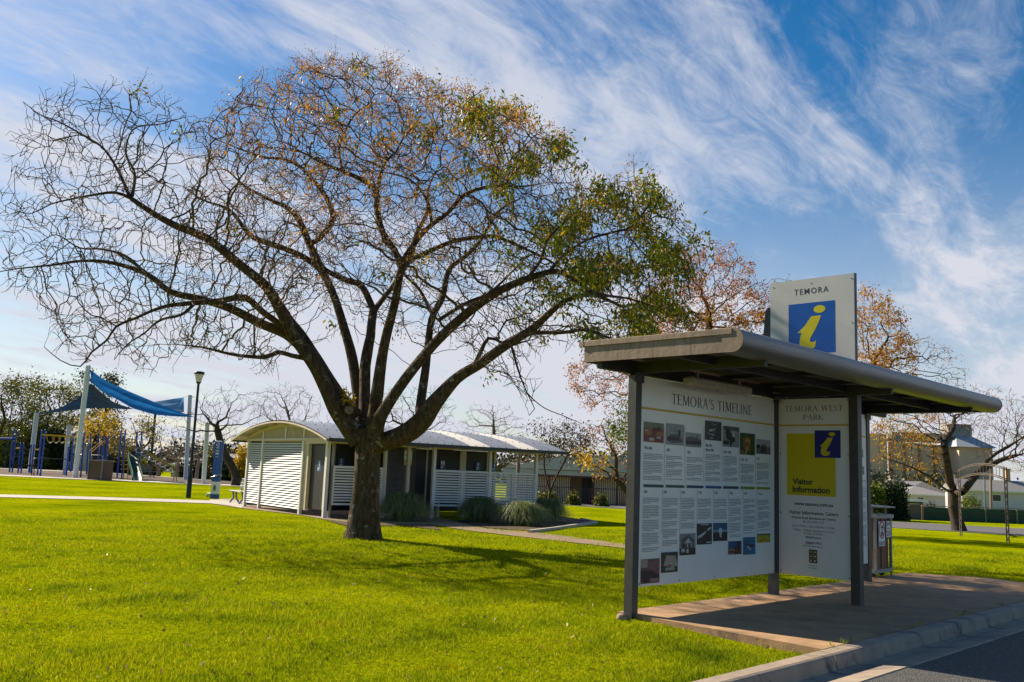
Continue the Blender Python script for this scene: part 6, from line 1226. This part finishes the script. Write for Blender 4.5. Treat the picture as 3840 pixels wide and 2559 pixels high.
# ------------------------------------------------------------------ bin enclosures by the slab
def bin_box(px, py, w_, d_, h_, rot, label, signs):
    d_c = ray(px, py); B = CAM+d_c*(-CH/d_c[2]); B = B+SU*w_/2-SV*d_/2; o = thing('bin_enclosure', label, 'bin enclosure', B, rot, 'timber bin enclosures'); M_w = mk('stained_timber', (.26, .105, .05), (.15, .06, .03), 5, .6, stretch=(7, 7, .6)); M_fr = mk('grey_frame', (.34, .32, .29), (.27, .255, .23), 6, .5)
    mb = MB(); mb.box((0, -w_*0, (h_+.1)/2), (w_-.06, d_-.06, h_-.14)); 
    for x in (-.02,): mb.box((x, -d_/2+.025, (h_+.1)/2), (.012, .02, h_-.2))
    mb.build('panel', M_w, o); mb = MB()
    for x in (-w_/2, w_/2):
        for y in (-d_/2, d_/2): mb.box((x, y, h_/2+.02), (.042, .042, h_-.08), bev=.006)
    mb.box((0, 0, h_-.02), (w_+.09, d_+.09, .07), bev=.008); mb.box((0, -d_/2, .1), (w_, .05, .06)); mb.box((-w_/2, 0, .1), (.05, d_, .06)); mb.build('frame', M_fr, o)
    mb = MB()
    for x in (-w_/2+.04, w_/2-.04):
        for y in (-d_/2+.06, d_/2-.06): mb.tube([(x, y, h_-.02), (x, y, h_+.14)], .018, 6)
    mb.add([(-w_/2-.06, -d_/2-.08, h_+.13), (w_/2+.04, -d_/2-.08, h_+.125), (w_/2+.04, d_/2+.05, h_+.15), (-w_/2-.06, d_/2+.05, h_+.16), (-w_/2-.06, -d_/2-.08, h_+.15), (w_/2+.04, -d_/2-.08, h_+.145), (w_/2+.04, d_/2+.05, h_+.17), (-w_/2-.06, d_/2+.05, h_+.18)], [(0, 1, 2, 3), (7, 6, 5, 4), (0, 1, 5, 4), (1, 2, 6, 5), (2, 3, 7, 6), (3, 0, 4, 7)]); mb.build('hood', M_fr, o)
    for x in (-w_/2+.12, w_/2-.16):
        mb = MB(); mb.tube([(x-.02, -d_/2+.1, .045), (x+.02, -d_/2+.1, .045)], .045, 12); mb.build('castor', M_dk, o)
    for x in (-w_/2, w_/2): mb = MB(); mb.tube([(x, -d_/2, .07), (x, -d_/2, 0)], .012, 6); mb.build('foot', M_iron, o)
    if signs:
        fn = lambda a, b: (a, -d_/2+.004-.035, b); fn2 = lambda a, b: (a, -d_/2+.001-.035, b); mb = MB(); x0, x1, z0, z1 = -w_*.38, w_*.02, h_*.50, h_*.9; rect2d(mb, x0, z0, x1, z1, fn, 0); cx, cz, R1 = (x0+x1)/2, z0+(z1-z0)*.66, (x1-x0)*.46
        for i in range(24):
            a0, a1 = 2*PI*i/24, 2*PI*(i+1)/24; mb.add([fn2(cx+math.cos(a0)*R1, cz+math.sin(a0)*R1*1.25), fn2(cx+math.cos(a1)*R1, cz+math.sin(a1)*R1*1.25), fn2(cx+math.cos(a1)*R1*.8, cz+math.sin(a1)*R1*1.02), fn2(cx+math.cos(a0)*R1*.8, cz+math.sin(a0)*R1*1.02)], [(0, 1, 2, 3)], 1)
        mb.add([fn2(cx-R1*.62, cz+R1*.7), fn2(cx-R1*.5, cz+R1*.8), fn2(cx+R1*.62, cz-R1*.7), fn2(cx+R1*.5, cz-R1*.8)], [(0, 1, 2, 3)], 1)
        rect2d(mb, cx-.02, cz+.03, cx+.07, cz+.055, fn2, 2); rect2d(mb, cx+.03, cz+.0, cx+.05, cz+.09, fn2, 2); rect2d(mb, cx-.04, cz-.1, cx+.03, cz-.03, fn2, 2)
        for s_, zz_, wd in (('RECLAIMED WATER', .12, .9), ('DO NOT DRINK', .03, .85)):
            V, F = text_tris(s_, 1, .02); mx = max(a for a, b in V); k = (x1-x0)*wd/mx; put2d(mb, [(cx-(x1-x0)*wd/2+a*k, z0+zz_*(z1-z0)+b*k*1.5) for a, b in V], F, fn2, 2)
        mb.build('warning_sign', [M_signwhite, flat((.5, .03, .03)), INK], o)
        mb = MB(); x0, x1, z0, z1 = w_*.12, w_*.4, h_*.64, h_*.9; rect2d(mb, x0, z0, x1, z1, fn, 0)
        for s_, zz_, wd in (('EPA', .74, .8), ('ID No.', .5, .7), ('23', .1, .7)):
            V, F = text_tris(s_, 1, .015); mx = max(a for a, b in V); my = max(b for a, b in V); hh = (.2 if s_ != '23' else .3)*(z1-z0) if s_ != 'ID No.' else .1*(z1-z0); put2d(mb, [((x0+x1)/2-(x1-x0)*wd/2+a*(x1-x0)*wd/mx, z0+zz_*(z1-z0)+b*hh/my) for a, b in V], F, fn2, 1)
        mb.build('number_sign', [M_signwhite, INK], o)
    return o
bin_box(3284, 2167, .64, .46, 1.02, SROT, 'narrow timber bin box with a red no drinking sign and number 23', True)
# ------------------------------------------------------------------ grass blades and fallen leaves near the camera
r = np.random.default_rng(5)
def on_lawn(x, y, e=0.):
    d = np.stack([x-SH_O[0], y-SH_O[1]], 1); u = d @ SU[:2]; v = d @ SV[:2]
    return ~((u > -.1-.07*np.clip(v, 0, 9)-e) & (u < 8.4) & (v > -.24-e)) & (v < KERB_V-.0-e*.2)
N = 620000
dist = np.exp(r.uniform(math.log(5.6), math.log(27), N)); az = r.uniform(-.60, .62, N)
X = np.sin(az)*dist; Y = np.cos(az)*dist
pt = (np.sin(X*1.7+np.sin(Y*1.3)*2)+np.sin(Y*2.1+X*.6+1.3)+np.sin(X*4.3-Y*3.1))/3
ok = on_lawn(X, Y) & (r.random(N) < .72+.3*pt); X, Y, dist, pt = X[ok], Y[ok], dist[ok], pt[ok]; n = len(X)
Z = zg(X, Y); d = np.stack([X-SH_O[0], Y-SH_O[1]], 1); u = d @ SU[:2]; v = d @ SV[:2]; Z = Z-.05*np.exp(-((u+.4)/.5)**2-((v-1.6)/.8)**2)+.035*np.exp(-((v-2.26)/.2)**2)*(u < -.35)
h = r.uniform(.018, .046, n)*(1+.5*pt)*(1+.25*(r.random(n) < .06)); wd = r.uniform(.0022, .0042, n)*np.clip(dist/9, 1, 2.0); a = r.uniform(0, 2*PI, n); ln = r.uniform(.1, .9, n)*h; b = r.uniform(0, 2*PI, n)
C = np.stack([X, Y, Z-.004], 1); S1 = np.stack([np.cos(a)*wd, np.sin(a)*wd, 0*a], 1); T1 = np.stack([np.cos(b)*ln, np.sin(b)*ln, h], 1)
V = np.stack([C-S1, C+S1, C+T1*.55+S1*.6+np.array([0, 0, .004]), C+T1], 1).reshape(-1, 3)
F = (np.arange(n)[:, None]*4+np.array([[0, 1, 2, 3]])).reshape(-1, 4)
M_blade = leafmat('grass_blades', [(.12, .18, .0015), (.255, .305, .002), (.39, .40, .004), (.48, .42, .03)], [0, .45, .9, 1], .5, .7)
def vary(m):
    t = m.node_tree; K = t.links.new; g = t.nodes.new('ShaderNodeNewGeometry'); n = t.nodes.new('ShaderNodeTexNoise'); n.inputs['Scale'].default_value = .9; n.inputs['Detail'].default_value = 7; n.inputs['Roughness'].default_value = .7; K(g.outputs['Position'], n.inputs['Vector'])
    r = ramp(t, [(.34, .46, .6), (.9, .94, 1), (1.1, 1.03, 1), (1.0, .58, 1.6)], [.35, .49, .62, .71]); K(n.outputs['Fac'], r.inputs[0])
    b = t.nodes['Principled BSDF']; b.inputs['Specular IOR Level'].default_value = .08; src = b.inputs['Base Color'].links[0].from_socket; x = t.nodes.new('ShaderNodeMixRGB'); x.blend_type = 'MULTIPLY'; x.inputs[0].default_value = 1; K(src, x.inputs[1]); K(r.outputs[0], x.inputs[2]); K(x.outputs[0], b.inputs['Base Color']); K(x.outputs[0], t.nodes['Translucent BSDF'].inputs['Color'])
vary(M_blade)
o = link('grass', raw_mesh('grass', V, [F], M_blade)); tag(o, 'short bright green mown grass covering the near lawn', 'grass'); o['kind'] = 'stuff'
N = 650; dist = np.exp(r.uniform(math.log(6), math.log(24), N)); az = r.uniform(-.6, .5, N); X, Y = np.sin(az)*dist, np.cos(az)*dist; ok = on_lawn(X, Y, .05); X, Y = X[ok], Y[ok]
V, F = leaves(np.stack([X, Y, zg(X, Y)+.03], 1), .05, 1, .01, r, -.1, .5); o = link('leaf_litter', raw_mesh('leaf_litter', V, [F], leafmat('dry_leaves', [(.14, .055, .02), (.30, .17, .05), (.33, .22, .09)], None, .2))); tag(o, 'scattered dry fallen leaves on the near lawn', 'fallen leaves'); o['kind'] = 'stuff'
# weeds in the kerb joint
P = []
for u_ in (-.1, .15, .4, 1.9, 2.1, 3.4, 3.5, 3.6, 5.0): P.append(uv2w(u_+r.normal(0, .04), 2.252, .005))
V, F = leaves(np.array(P), .05, 14, .012, r, -.8, .12); o = link('kerb_weeds', raw_mesh('kerb_weeds', V, [F], M_blade)); tag(o, 'small grass tufts growing in the joint between slab and kerb', 'weeds'); o['kind'] = 'stuff'
